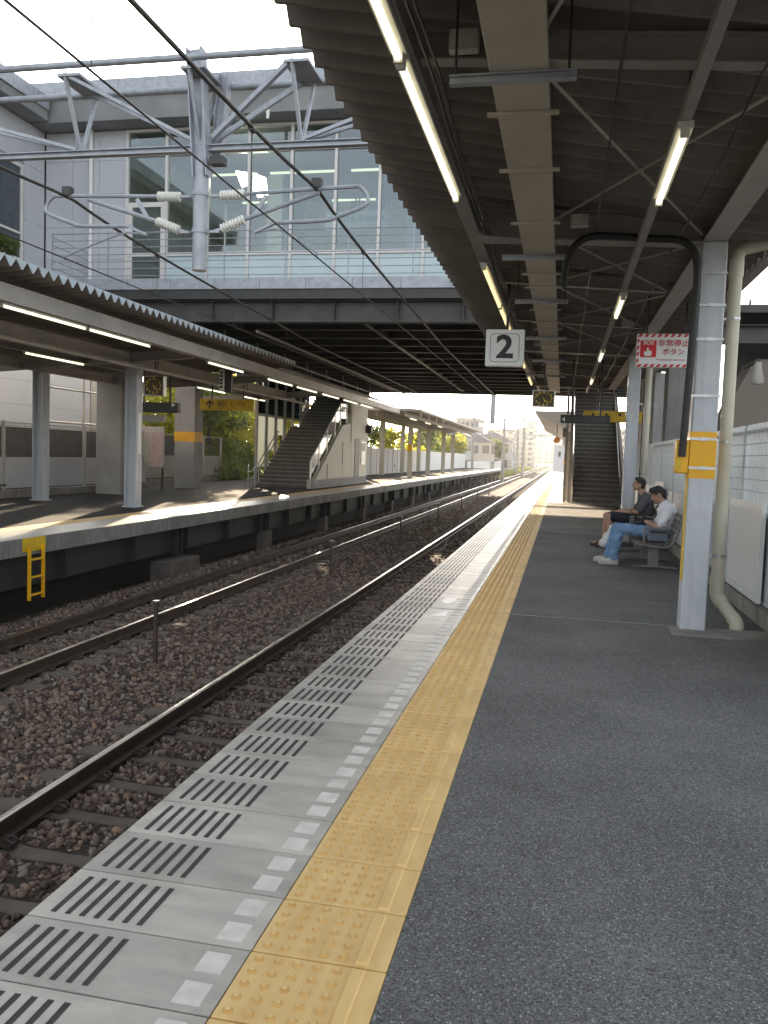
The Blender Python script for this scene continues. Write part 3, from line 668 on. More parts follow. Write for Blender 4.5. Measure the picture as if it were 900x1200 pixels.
# ================================================================== STATION BRIDGE AND CONCOURSE
sb_ = thing('station_building', (-5, 20, 4.6), 'overhead station concourse with glass front and dark beams bridging the tracks', 'building')
XL, XR = -14.2, 3.3
MB().hbeam((XL, 19.85, 4.865), (XR+.05, 19.85, 4.865), .30, .52, .03).build('front_girder', M['girder_dark'], sb_)
stf = MB().box(0, .02, 19.68, 19.835, 4.64, 5.10).mesh('girder_stiffener', wpos(sb_)); stf.materials.append(M['girder_dark'])
for k in range(12): link('girder_stiffener', stf, None, sb_, (XL+5.6+k*1.55, 0, 0))
MB().box(XL, XR+.05, 19.55, 20.4, 5.128, 5.35).build('deck_edge', M['dark'], sb_)
xx = XL
while xx < XR:
    MB().box(xx+.004, min(xx+1.15, XR)-.004, 19.50, 19.548, 5.36, 5.62).build('deck_fascia', M['galv'], sb_); xx += 1.15
MB().box(XL, XR, 19.55, 28.2, 5.352, 5.60).build('floor_slab', M['floor'], sb_)
MB().box(-9.75, XR+.05, 20.402, 42.0, 5.14, 5.348).build('bridge_deck', M['girder_dark'], sb_)
MB().box(XL, -9.752, 20.402, 35.3, 5.14, 5.348).build('bridge_deck', M['girder_dark'], sb_)
y = 21.4
while y < 42:
    MB().hbeam((XL if y < 35.5 else -9.75, y, 4.90), (XR+.05, y, 4.90), .20, .47, .018).build('cross_beam', M['girder_dark'], sb_); y += 1.55
MB().hbeam((-9.75, 41.9, 4.86), (XR+.05, 41.9, 4.86), .25, .54, .02).build('rear_girder', M['girder_dark'], sb_)
for xx in (-4.87, -1.2, -8.4):
    MB().hbeam((xx, 20.05, 4.72), (xx, 41.7, 4.72), .12, .12, .012).build('service_rail', M['dark'], sb_)
for xx in (-6.9, -5.9, -4.3, -3.2, -2.2):
    MB().box(xx-.22, xx+.22, 30.3, 31.6, 5.06, 5.138).build('ceiling_hatch', M['pipe'], sb_)
# stairwell over the opposite stairs: dark enclosed shaft
for bx in ((-14.2, -9.6, 35.3, 42.2, 7.3, 7.4), (-12.75, -12.66, 35.4, 42.2, 4.35, 7.3), (-12.66, -9.75, 42.05, 42.2, 4.45, 7.3), (-9.74, -9.6, 35.4, 42.04, 5.35, 7.3), (-12.66, -9.75, 35.31, 35.4, 5.35, 7.3)):
    MB().box(*bx).build('stairwell_wall', M['girder_dark'], sb_)
MB().box(-14.2, -12.76, 35.31, 42.2, 5.14, 5.35).build('bridge_deck', M['girder_dark'], sb_)
for q, (x_, z_, r_, m_) in enumerate(((-9.15, 4.18, .05, 'beam_pale'), (-9.3, 4.05, .035, 'dark'), (-9.45, 4.3, .06, 'beam'), (-9.05, 4.4, .03, 'galv'), (-7.6, 4.45, .04, 'beam'))):
    MB().tube([(x_, 20.2, z_), (x_, 43.0, z_)], r_, 8).build('service_pipe', M[m_], sb_, True)
for y in np.arange(21.5, 42, 2.5):
    MB().bar((-9.6, y, 4.0), (-9.0, y, 4.0), .05, .05).build('pipe_hanger', M['beam'], sb_)
    for x_ in (-9.6, -9.0): MB().bar((x_, y, 4.0), (x_, y, 4.66), .03, .03).build('pipe_hanger', M['beam'], sb_)
# piers
def pier(x, y, w, d, ztop, mt=None, band=True):
    MB().box(x-w/2, x+w/2, y-d/2, y+d/2, -1.6, ztop, .02).build('pier', mt or M['conc'], sb_)
    if band: MB().box(x-w/2-.004, x+w/2+.004, y-d/2-.004, y+d/2+.004, 1.72, 2.08).build('yellow_band', M['yellow'], sb_)
pier(-13.55, 23.9, .85, .7, 4.62, band=False); pier(-13.65, 29.4, .80, .7, 4.62)
pier(3.0, 23.9, .75, .8, 4.62); pier(3.0, 31.0, .75, .8, 4.62, band=False)
# concourse: glass front
FY = 21.2; ZS, ZT, ZB = 6.60, 9.20, 5.62; ZTOP = 9.86
mull = [-11.72, -10.58, -9.42, -8.28, -7.12, -5.95, -4.80, -3.65, -2.50, -1.35, -.2, .95, 2.10, 3.2]
for x in mull: MB().box(x-.035, x+.035, FY-.06, FY+.08, ZB, ZTOP).build('mullion', M['frame_white'], sb_)
for z, hgt in ((ZS, .09), (ZT, .07), (ZTOP-.03, .06)):
    for i in range(len(mull)-1): MB().box(mull[i]+.036, mull[i+1]-.036, FY-.05, FY+.07, z-hgt/2, z+hgt/2).build('transom', M['frame_white'], sb_)
for i in range(len(mull)-1):
    x0, x1 = mull[i]+.037, mull[i+1]-.037
    for z0, z1 in ((ZS+.047, ZT-.037), (ZT+.037, ZTOP-.062)):
        if i == 0 and z0 < ZT: continue
        MB().box(x0, x1, FY+.005, FY+.017, z0, z1).build('pane', M['glass'], sb_)
    if i > 0: MB().box(x0, x1, FY, FY+.03, ZB+.01, ZS-.047).build('frosted_panel', M['frost'], sb_)
MB().box(mull[0]+.037, mull[1]-.037, FY+.005, FY+.017, 7.98, ZT-.037).build('pane', M['glass'], sb_)
dr = MB().box(mull[0]+.037, mull[1]-.037, FY-.03, FY+.05, 7.85, 7.975).build('door', M['frame_white'], sb_)
MB().box(mull[0]+.037, mull[0]+.15, FY-.03, FY+.05, ZB, 7.849).build('jamb', M['frame_white'], dr)
MB().box(mull[1]-.16, mull[1]-.037, FY-.03, FY+.05, ZB, 7.849).build('jamb', M['frame_white'], dr)
MB().box(mull[0]+.151, mull[1]-.161, FY, FY+.02, ZB, 7.849).build('pane', M['glass'], dr)
# siding to the left of the glass
xs = [-14.15, -13.34, -12.55, -11.757]
for i in range(3):
    z = 5.62
    while z < 9.85:
        MB().box(xs[i]+.004, xs[i+1]-.004, FY-.02, FY+.1, z+.004, min(z+.87, 9.87)-.004).build('siding_panel', M['siding'], sb_); z += .87
MB().box(-14.8, -11.757, FY+.002, FY+.09, 5.3, 9.88).build('siding_backing', M['dark'], sb_)
MB().tube([(-12.76, FY-.09, 5.62), (-12.76, FY-.09, 10.05)], .055, 10).build('downpipe', M['white_wall'], sb_, True)
# eaves band and roof
MB().box(-16.2, XR+.1, 20.55, FY+7, 9.90, 10.56).build('eaves_soffit', M['eaves'], sb_)
xx = -16.2
while xx < XR:
    MB().box(xx+.003, min(xx+2.3, XR+.15)-.003, 20.42, 20.546, 10.50, 10.88).build('roof_coping', M['galv'], sb_); xx += 2.3
MB().box(-16.2, XR+.1, 20.55, 28.3, 10.562, 10.80).build('roof', M['beam_pale'], sb_)
MB().box(-8.6, 2, 22.5, 27, 10.80, 11.3).build('roof_plinth', M['beam_pale'], sb_)
# inside of the hall
MB().box(-11.7, 3.4, 27.9, 28.1, 5.6, 9.3).build('rear_wall', M['interior'], sb_)
MB().box(-11.7, 3.4, 27.9, 28.1, 9.3, 9.9).build('rear_wall', M['interior'], sb_)
MB().box(-11.9, -11.76, 21.4, 28.1, 5.6, 9.9).build('side_wall', M['interior'], sb_)
MB().box(3.24, 3.32, 21.3, 28.1, 5.6, 9.9).build('side_wall', M['siding'], sb_)
for x in (-9.0, -4.6, -.5): MB().box(x-.25, x+.25, 25.2, 25.7, 5.6, 9.9).build('hall_column', M['white_wall'], sb_)
M['glare'] = mat_emit('sun_glare_glow', (1.0, .90, .66), 10.0)  # added glow standing in for sun glare on the front glass, no lamp
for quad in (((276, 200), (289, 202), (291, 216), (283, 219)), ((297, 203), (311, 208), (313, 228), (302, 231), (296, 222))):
    pl = [px(u, v, Y=22.4) for u, v in quad]; MB().prism([(q.x, q.z) for q in pl], 'y', 22.40, 22.46).build('glare_patch', M['glare'], sb_)  # emissive patches cut to the outline of the glare
for x in (-11, -8.6, -6.2, -3.8, -1.4, 1): MB().box(x, x+2.0, 23.6, 23.68, 9.42, 9.47).build('hall_lamp', M['tube'], sb_)
for x in (-10.5, -7.5, -4.5, -1.5, 1.5): MB().box(x, x+1.4, 26.3, 26.38, 9.42, 9.47).build('hall_lamp', M['tube'], sb_)
for x0, x1 in ((-7.2, -5.3), (-4.5, -3.0)): MB().box(x0, x1, 24.6, 24.68, 8.05, 8.6).build('hall_sign', M['frost'], sb_)
lt = px(418, 239, Y=21.15)
kanji = thing('station_name_sign', (lt.x, 21.13, lt.z), 'grey station name lettering on the upper glass front, partly behind the canopy', 'sign')
M['lettering'] = mat('dull_metal_lettering', (.20, .22, .23), .6)
for q, ch in enumerate('西新町駅'):
    text_mesh(ch, .42, M['lettering'], kanji, (lt.x+q*.66, 21.26, lt.z), depth=.004, bold=.006)
text_mesh('NISHI-SHIMMACHI STATION', .21, M['lettering'], kanji, (lt.x-.62, 21.26, px(418, 255, Y=21.15).z), align='LEFT', depth=.004, bold=.004, sx=1.1)
# lamp under eaves
t = thing('wall_lamp', (px(314, 134, Y=20.54).x, 20.5, px(314, 134, Y=20.54).z), 'small white lamp under the eaves of the station building', 'lamp')
p_ = px(314, 134, Y=20.5); MB().tube([(p_.x, 20.49, p_.z-.1), (p_.x, 20.49, p_.z+.1)], [.035, .05], 10).build('globe', M['white_sign'], t, True); MB().box(p_.x-.02, p_.x+.02, 20.50, 20.549, p_.z+.0, p_.z+.05).build('arm', M['dark'], t)
# balcony railing
rl = thing('balcony_railing', (-5, 19.6, 5.62), 'thin grey bar railing along the balcony of the station building', 'railing')
for i in range(7): 
    z = 5.72+i*.175; MB().tube([(-12.9, 19.62, z), (XR, 19.62, z)], .011 if i < 6 else .016, 6).build('bar', M['galv'], rl)
for x in (-12.9, -11.35, -9.8, -8.25, -6.7, -5.15, -3.6, -2.05, -.5, 1.05, 2.6): MB().box(x-.014, x+.014, 19.585, 19.605, 5.60, 6.80).build('post', M['galv'], rl)
for i in range(6):
    z = 5.74+i*.19; MB().tube([(-12.9, 19.62, z), (-12.9, 21.17, z)], .011, 6).build('side_bar', M['galv'], rl)
# left wing with a window facing the tracks
wg = thing('station_wing', (-14.2, 18, 4.4), 'pale grey wing of the station above the opposite canopy, window at the frame edge', 'building')
MB().box(-20, -14.22, 9.0, 21.15, 4.45, 9.88).build('core', M['siding'], wg)
y = 9.0; 
ys = [9.0, 12.6, 16.1, 20.25, 21.14]
for i in range(4):
    for z0, z1 in ((4.45, 5.9), (5.9, 7.35), (7.35, 8.8), (8.8, 9.88)):
        if i == 1 or (i == 2 and z0 in (5.9, 7.35)): continue
        MB().box(-14.218, -14.17, ys[i]+.004, ys[i+1]-.004, z0+.004, z1-.004).build('siding_panel', M['siding'], wg)
MB().box(-14.218, -14.17, ys[2]+.004, 17.5, 5.904, 8.796).build('siding_panel', M['siding'], wg)
w0, w1, wz0, wz1 = 17.65, 20.15, 6.2, 8.7
wf = MB().box(-14.217, -14.12, w0, w1, wz0, wz0+.09).build('window', M['frame_white'], wg)
for a, b_, c_, d_ in ((w0, w1, wz1-.09, wz1), (w0, w0+.09, wz0+.091, wz1-.091), (w1-.09, w1, wz0+.091, wz1-.091), (w0+.091, w1-.091, 6.9, 6.96)):
    MB().box(-14.217, -14.12, a, b_, c_, d_).build('frame', M['frame_white'], wf)
MB().box(-14.216, -14.16, w0+.09, w1-.09, wz0+.09, wz1-.09).build('pane', M['far_glass'], wf)
MB().box(-16.2, -13.6, 8.9, 20.40, 9.90, 10.15).build('eaves', M['eaves'], wg)
MB().box(-16.2, -13.55, 8.9, 20.40, 10.152, 10.5).build('coping', M['galv'], wg)

# right: deck and stair soffit behind the fence, wall beyond
M['stair_wall'] = mat('stair_wall_brown', (.19, .165, .135), .8, col2=(.165, .142, .115), scale=1.2, stain=.2)
rb = thing('side_stair_building', (6, 20, -1.6), 'brown-grey stair building seen behind the mesh fence at the right edge', 'building')
MB().box(3.45, 12, 19.6, 19.66, -1.6, 4.46).build('rear_wall', M['dark'], rb)
sp = [px(u, v, Y=18.2) for u, v in ((884, 422), (960, 418), (960, 620), (846, 620), (846, 498), (862, 462))]
MB().prism([(q.x, q.z) for q in sp], 'y', 18.2, 19.4).build('stair_side_wall', M['stair_wall'], rb)
MB().hbeam((2.8, 18.0, 4.10), (12, 18.0, 4.10), .3, .36, .02).build('beam', M['girder_dark'], rb)
MB().box(2.7, 12, 17.6, 19.3, 4.47, 4.62).build('roof_edge', M['dark'], rb)
lm = thing('dome_lamp', (3.75, 17, 3.0), 'round grey ceiling lamp hanging behind the fence at the right edge', 'lamp')
p_ = px(888, 437, Y=17.0)
MB().tube([(p_.x, 17, p_.z-.2), (p_.x, 17, p_.z-.1), (p_.x, 17, p_.z+.05), (p_.x, 17, p_.z+.2)], [.11, .115, .075, .06], 14).build('shade', M['beam'], lm, True)
MB().tube([(p_.x, 17, p_.z-.22), (p_.x, 17, p_.z-.201)], [.07, .10], 12).build('lens', M['white_sign'], lm, True)
MB().box(p_.x-.03, p_.x+.03, 17-.03, 17+1.2, p_.z+.2, p_.z+.26).build('arm', M['dark'], lm)
# ================================================================== OVERHEAD LINE
CY = 10.4
ct = thing('catenary_gantry', (-4.87, CY, 3.7), 'grey lattice gantry over the tracks carrying a round drop post', 'gantry')
for zz, yy, nm in ((5.33, CY, 'lower_chord'), (6.33, CY-.32, 'upper_chord'), (6.22, CY+.32, 'upper_chord')):
    if nm == 'lower_chord': MB().hbeam((-15.2, yy, zz), (3.3, yy, zz), .10, .08, .012).build(nm, M['galv'], ct)
    else: MB().tube([(-15.2, yy, zz), (3.3, yy, zz)], .042, 10).build(nm, M['galv'], ct, True)
nodes = [-15.0, -12.1, -9.25, -6.43, -4.72, -3.38, -.55, 2.3]
for i, x in enumerate(nodes):
    for s in (-1, 1):
        MB().bar((x+(.0), CY+s*.03, 5.38), (x-.12*(1 if s < 0 else -1)*.5, CY+s*.30, 6.25), .04, .04).build('web_post', M['galv'], ct)
    MB().box(x-.16, x+.16, CY-.32, CY+.32, 6.20, 6.235).build('tie_plate', M['galv'], ct)
for i in range(len(nodes)-1):
    a, b_ = nodes[i], nodes[i+1]
    if i == 4: continue
    up_first = i % 2 == 1
    for s in (-1, 1):
        if i in (3,): MB().bar((a, CY+s*.28, 6.2), (b_, CY+s*.03, 5.38), .042, .042).build('diagonal', M['galv'], ct)
        elif i == 2: MB().bar((a-.4, CY+s*.28, 6.2), (b_-.05, CY+s*.03, 5.38), .042, .042).build('diagonal', M['galv'], ct)
        else: MB().bar((a, CY+s*.03, 5.38), (b_, CY+s*.28, 6.2), .042, .042).build('diagonal', M['galv'], ct)
for s in (-1, 1): MB().bar((-4.55, CY+s*.05, 5.45), (-3.5, CY+s*.28, 6.2), .06, .06).build('diagonal', M['galv'], ct)
MB().hbeam((-4.80, CY-.05, 6.55), (-4.68, CY-.05, 4.95), .20, .20, .016, up=(1, 0, 0)).build('drop_post_head', M['galv'], ct)
MB().hbeam((-4.52, CY+.25, 6.35), (-4.60, CY+.2, 5.2), .14, .14, .014, up=(1, 0, 0)).build('drop_post_head', M['galv'], ct)
MB().tube([(-4.70, CY-.05, 5.15), (-4.70, CY-.05, 3.78)], .092, 18).build('drop_post', M['galv'], ct, True)
for z in (4.75, 4.28): MB().tube([(-4.70, CY-.05, z-.03), (-4.70, CY-.05, z+.03)], .104, 18).build('clamp_ring', M['galv'], ct, True)
MB().box(-4.56, -4.38, CY-.12, CY+.02, 5.10, 5.20).build('bracket_box', M['dark'], ct)
for x in (-15.3, 3.4):
    MB().hbeam((x, CY, -1.6), (x, CY, 6.6), .25, .25, .016).build('leg', M['galv'], ct)

def insulator(b, p, q, n=8, r=.064):
    p = Vector(p); q = Vector(q); P = []; R_ = []
    for i in range(n):
        t0 = i/n
        for u, rr in ((.05, .035), (.35, r), (.6, r*.94), (.9, .035)): P.append(p.lerp(q, t0+u/n)); R_.append(rr)
    b.tube(P, R_, 12)
def cantilever(side, label):
    x0 = -4.70+side*.14; yy = CY-.05
    t = thing('catenary_bracket', (x0, yy, 4.5), label, 'bracket', 'insulated brackets on the drop post')
    zt, zb = 4.72, 4.27
    for z, z2 in ((zt, zt+.005*side), (zb, zb+.03+.02)):
        MB().bar((x0, yy, z), (x0+side*.13, yy, z), .05, .03).build('hinge', M['galv'], t)
    bi = MB(); insulator(bi, (x0+side*.13, yy, zt), (x0+side*.46, yy, zt+.015)); bi.build('insulator', M['porcelain'], t, True)
    xo = -4.70+side*2.2
    zl = zb+.06
    # loop: top tube, rounded end, lower tube
    top = [Vector((x0+side*.46, yy, zt+.015)), Vector((xo-side*.25, yy, zt+.06)), Vector((xo-side*.1, yy, zt+.055)), Vector((xo, yy, zt-.06)), Vector((xo-side*.03, yy, zt-.17)), Vector((xo-side*.35, yy, zt-.29)), Vector((xo-side*.55, yy, zt-.34)), Vector((xo-side*1.25, yy, zt-.355))]
    MB().tube(smooth_path(top, 4), .026, 8).build('loop_tube', M['galv'], t, True)
    bj = MB(); i0 = Vector((x0+side*.15, yy, zb+.03)); i1 = Vector((x0+side*.47, yy, zb+.15)); insulator(bj, i0, i1); bj.build('insulator', M['porcelain'], t, True)
    MB().bar((x0+side*.05, yy, zb), i0, .04, .04).build('hinge', M['galv'], t)
    MB().tube([i1, Vector((xo-side*.62, yy, zt+.0))], .028, 8).build('strut', M['galv'], t, True)
    MB().bar((x0+side*.75, yy, zt-.01), (x0+side*.60, yy, zb+.2), .02, .05).build('stay', M['galv'], t)
    r0 = Vector((x0+side*.62, yy, zb+.16))
    MB().bar((x0+side*.88, yy, zb+.10), (x0+side*.60, yy, zb-.02), .05, .03).build('registration_bracket', M['galv'], t)
    xw = -3.15 if side > 0 else -6.59
    arm = [Vector((x0+side*.60, yy, zb-.02)), Vector((x0+side*.75, yy, zb+.0)), Vector((x0+side*1.0, yy, zb-.01)), Vector((xw, yy, 4.0)), Vector((xw, yy, 3.955))]
    MB().tube(smooth_path(arm, 4), .014, 6).build('steady_arm', M['galv'], t, True)
    xm = xw
    MB().box(xm-.06, xm+.06, yy-.05, yy+.05, zt+.06, zt+.17).build('saddle', M['dark'], t)
cantilever(1, 'grey bracket with white insulators reaching over the near track'); cantilever(-1, 'grey bracket with white insulators reaching over the far track')
def wires(xw, lab):
    yy = CY-.05
    t = thing('contact_wire', (xw, yy, 3.94), 'thin contact wire hanging over the '+lab, 'wire', 'overhead wires')
    MB().tube([(xw, -4, 3.94), (xw, 120, 4.02)], .009, 6).build('wire', M['wire'], t)
    t2 = thing('messenger_wire', (xw, yy, 4.8), 'thick upper catenary wire with droppers above the '+lab, 'wire', 'overhead wires')
    def zm(y):
        if y < yy: return 4.66 - .0 + (.16 if y > yy-.5 else 0)*0 + .0 + .02*((y-yy)/10)
        if y < 22: return 4.66-(y-yy)/(22-yy)*.32
        return 4.34
    P = [(xw, y, zm(y)+.12*math.exp(-abs(y-yy)/1.2)) for y in list(np.arange(-4, 24, .5))]+[(xw, 45, 4.34), (xw, 60, 4.6), (xw, 120, 4.9)]
    MB().tube(P, .021, 8).build('wire', M['wire'], t2, True)
    for y in (5.2, 8.1, 12.9, 16.2, 19.5, 24, 30, 36):
        if y != 8.1 and y != 16.2 and y > 9: pass
        d = MB().tube([(xw, y, 3.955), (xw, y, zm(y))], .004, 5).build('dropper', M['wire'], t2)
        MB().tube([(xw, y-.04, zm(y)), (xw, y+.04, zm(y))], .033, 8).build('clip', M['dark'], t2, True)
wires(-3.15, 'near track'); wires(-6.59, 'far track')

# second gantry behind the bridge with its drop post
g2 = thing('catenary_gantry', (-4.8, 52, 3), 'distant gantry with drop post seen through the opening under the bridge', 'gantry')
MB().hbeam((-12, 52, 6.0), (4, 52, 6.0), .2, .2, .02).build('beam', M['galv'], g2)
p_ = px(577, 497, Y=52); MB().tube([(p_.x, 52, p_.z), (p_.x, 52, 6.0)], .16, 10).build('drop_post', M['galv'], g2, True)
for x in (-12.3, 4.2): MB().tube([(x, 52, -1.6), (x, 52, 6.6)], .18, 10).build('leg', M['pole'], g2, True)

# ================================================================== NEAR PLATFORM FURNITURE
# fence: posts, solid lower panels, wire mesh above, on the kerb
fx = 2.0
fn = thing('mesh_fence', (fx, 8, .15), 'pale steel mesh fence with solid lower panels on the kerb behind the benches', 'fence')
ys = [8.02+i*2.0 for i in range(9)]
for y in [6.02]+ys: MB().box(fx-.03, fx+.03, y-.03, y+.03, .10, 1.93, .005).build('post', M['pale_steel'], fn)
for y in [6.02]+ys[:-1]:
    MB().box(fx-.012, fx+.012, y+.032, y+1.968, .20, 1.02).build('panel', M['pale_steel'], fn)
    for z in (.18, 1.04, 1.88): MB().box(fx-.02, fx+.02, y+.031, y+1.969, z-.018, z+.018).build('rail', M['pale_steel'], fn)
    b = MB(); yy = y+.06
    while yy < y+1.96: b.tube([(fx-.022, yy, 1.0), (fx-.022, yy, 1.955)], .005, 4, False); yy += .06
    z = 1.12
    while z < 1.95: b.tube([(fx-.028, y+.03, z), (fx-.028, y+1.97, z)], .005, 4, False); z += .125
    b.build('wire_mesh', M['white_sign'], fn)
MB().box(1.93, 2.35, 5.9, 8.0, -.05, .12, .01).build('fence_footing', M['old_conc'], kb)
gp = thing('white_framed_panel', (1.94, 9.6, .17), 'white framed panel leaning flat against the fence behind the drainpipe', 'panel')
for a, b_, c_, d_ in ((8.75, 10.35, 1.06, 1.14), (8.75, 10.35, .17, .23), (8.75, 8.83, .231, 1.059), (10.27, 10.35, .231, 1.059)):
    MB().box(1.915, 1.955, a, b_, c_, d_).build('frame', M['white_sign'], gp)
for a in (8.832, 9.312, 9.792): MB().box(1.93, 1.945, a, a+.474, .232, 1.058).build('board', M['white_wall'], gp)
g3 = thing('white_framed_panel', (1.94, 15.6, .17), 'white framed panel against the fence behind the man in the grey shirt', 'panel')
for a, b_, c_, d_ in ((17.0, 18.4, 1.06, 1.14), (17.0, 17.08, .15, 1.059), (18.32, 18.4, .15, 1.059)): MB().box(1.915, 1.955, a, b_, c_, d_).build('frame', M['white_sign'], g3)
MB().box(1.93, 1.945, 17.082, 18.318, .18, 1.058).build('board', M['white_wall'], g3)
# slatted screen outside the fence
sc = thing('slatted_screen', (2.8, 12, -1.6), 'pale slatted screen standing outside the mesh fence', 'screen')
MB().box(2.88, 2.90, 9, 17.5, -1.6, 1.6).build('backing', M['girder_dark'], sc)
y = 9.0
slm = MB().box(2.82, 2.87, 0, .09, -1.6, 1.64).mesh('slat', wpos(sc)); slm.materials.append(M['conc'])
while y < 17.4: link('slat', slm, None, sc, (0, y, 0)); y += .24

# benches
def bench(y0, label):
    t = thing('platform_bench', (1.35, y0+.75, 0), label, 'bench', 'slatted benches on the near platform'); L_ = 1.5
    n = 7
    for i in range(n):
        x = 1.06+i*.066; z = .40-.012*math.sin(i/(n-1)*math.pi)-.02*(i/(n-1))
        MB().box(x-.027, x+.027, y0, y0+L_, z-.014, z+.008, .004).build('seat_slat', M['slat'], t)
    for i in range(5):
        x = 1.545+i*.028; z = .47+i*.075
        MB().bar((x, y0, z), (x, y0+L_, z), .022, .062, up=(.35, 0, 1)).build('back_slat', M['slat'], t)
    for yy in (y0-.02, y0+L_/2, y0+L_+.02):
        MB().tube(smooth_path([Vector((1.02, yy, .40)), Vector((1.10, yy, .365)), Vector((1.40, yy, .335)), Vector((1.53, yy, .37)), Vector((1.60, yy, .52)), Vector((1.69, yy, .82))], 4), .019, 8).build('side_frame', M['bench_metal'], t, True)
        if yy != y0+L_/2: pass
        MB().tube(smooth_path([Vector((1.56, yy, .60)), Vector((1.42, yy, .60)), Vector((1.20, yy, .60)), Vector((1.17, yy, .57)), Vector((1.17, yy, .37))], 3), .014, 8).build('armrest', M['bench_metal'], t, True)
    for yy in (y0+.22, y0+L_-.22):
        MB().box(1.26, 1.40, yy-.035, yy+.035, .03, .345).build('leg', M['bench_metal'], t)
        MB().tube(smooth_path([Vector((1.04, yy, .018)), Vector((1.15, yy, .03)), Vector((1.36, yy, .035)), Vector((1.55, yy, .03)), Vector((1.66, yy, .018))], 3), .02, 8).build('foot', M['bench_metal'], t, True)
    MB().box(1.24, 1.42, y0+.05, y0+L_-.05, .345, .372).build('bearer', M['bench_metal'], t)
bench(12.30, 'slatted bench carrying the man in the white shirt'); bench(14.75, 'farther slatted bench carrying the man in the grey shirt')

# hanging number sign
ps = thing('platform_number_sign', (-.82, 11.0, 2.73), 'hanging square white sign with the black number 2', 'sign')
sx0, sx1 = px(569, 408, Y=11).x, px(614, 408, Y=11).x; sz1 = px(590, 386, Y=11).z; sz0 = px(590, 429, Y=11).z; sxm = (sx0+sx1)/2; szm = (sz0+sz1)/2
MB().box(sx0, sx1, 11.0, 11.12, sz0, sz1, .008).build('box', M['white_sign'], ps)
def rrect(cx, cz, w, h, r, y, n=6):
    P = []
    for qx, qz, a0 in ((1, 1, 0), (-1, 1, 90), (-1, -1, 180), (1, -1, 270)):
        for i in range(n+1): a = rad(a0+90*i/n); P.append(Vector((cx+qx*(w/2-r)+r*math.cos(a), y, cz+qz*(h/2-r)+r*math.sin(a))))
    return P
P = rrect(sxm, szm, (sx1-sx0)*.76, (sz1-sz0)*.78, .05, 10.997); b = MB(); n = len(P); inn = rrect(sxm, szm, (sx1-sx0)*.76-.012, (sz1-sz0)*.78-.012, .045, 10.997)
b.add(P+inn, [(i, (i+1) % n, n+(i+1) % n, n+i) for i in range(n)]); b.build('border', M['ink'], ps)
text_mesh('2', .40, M['ink'], ps, (sxm, 10.996, szm), bold=.012, depth=.001, sx=1.1, name='numeral')
ptop = px(600, 242, Y=11.05)
MB().box(sxm+.02-.018, sxm+.02+.018, 11.04, 11.08, sz1, 3.98).build('hanger', M['dark'], ps)

def clock(c, w, h, d, label, hold):
    t = thing('platform_clock', (c[0], c[1], c[2]), label, 'clock', 'hanging platform clocks'); x, y, z = c
    MB().box(x-w/2, x+w/2, y, y+d, z-h/2, z+h/2, .012).build('housing', M['silver'], t)
    MB().box(x-w/2+.03, x+w/2-.03, y-.004, y-.0005, z-h/2+.025, z+h/2-.025).build('face', M['clock_face'], t)
    for i in range(1, 13):
        a = rad(90-30*i); text_mesh(str(i), h*.17, M['gold'], t, (x+math.cos(a)*w*.35, y-.006, z+math.sin(a)*h*.36), bold=.004, name='numeral')
    for ang, l_, w_ in ((90-130, h*.33, .016), (90-158, h*.22, .02)):
        a = rad(ang); MB().bar((x-math.cos(a)*.03, y-.010, z-math.sin(a)*.03), (x+math.cos(a)*l_, y-.010, z+math.sin(a)*l_), w_, .003, up=(0, 1, 0)).build('hand', M['gold'], t)
    MB().tube([(x, y+d/2, z+h/2), (x, y+d/2, hold)], .016, 8).build('hanger', M['dark'], t)
p_ = px(637, 467, Y=17.5); clock((p_.x, 17.5, p_.z), .46, .345, .12, 'gold-numbered hanging clock over the near platform, beside the cable duct', 3.9)
p_ = px(180, 452, Y=19.8); clock((p_.x, 19.8, p_.z), .56, .50, .16, 'gold-numbered hanging clock under the opposite canopy', 3.75)

# dark train indicator boards and yellow way-out signs
def hang_board(x0, x1, y, z0, z1, d, label, m_, hold, mark=None):
    t = thing('indicator_board' if m_ == 'dark' else 'direction_sign', ((x0+x1)/2, y, z0), label, 'sign')
    MB().box(x0, x1, y, y+d, z0, z1, .01).build('box', M[m_], t)
    for xx in (x0+(x1-x0)*.22, x0+(x1-x0)*.8): MB().box(xx-.02, xx+.02, y+d/2-.02, y+d/2+.02, z1, hold).build('hanger', M['dark'], t)
    return t
a = px(657, 487, Y=18.2); b_ = px(713, 497, Y=18.2)
t = hang_board(a.x, b_.x+.03, 18.2, b_.z, a.z+.02, .18, 'dark train indicator board hanging under the near canopy', 'dark', 3.6)
MB().box(a.x+.13, b_.x-.05, 18.192, 18.1995, b_.z+.04, a.z-.02).build('display', M['girder_dark'], t)
MB().add([(a.x+.03, 18.196, (a.z+b_.z)/2), (a.x+.09, 18.196, (a.z+b_.z)/2-.05), (a.x+.09, 18.196, (a.z+b_.z)/2+.05)], [(0, 1, 2)]).build('arrow', M['white_sign'], t)
a = px(684, 481, Y=22); b_ = px(762, 495, Y=22)
t = hang_board(a.x, b_.x, 22.0, b_.z-.02, a.z, .14, 'yellow direction sign hanging in front of the dark stairs', 'yellow_sign', 4.7)
for q in range(4): MB().box(a.x+.2+q*.33, a.x+.26+q*.33, 21.995, 21.9995, a.z-.12, a.z-.06).build('mark', M['ink'], t)
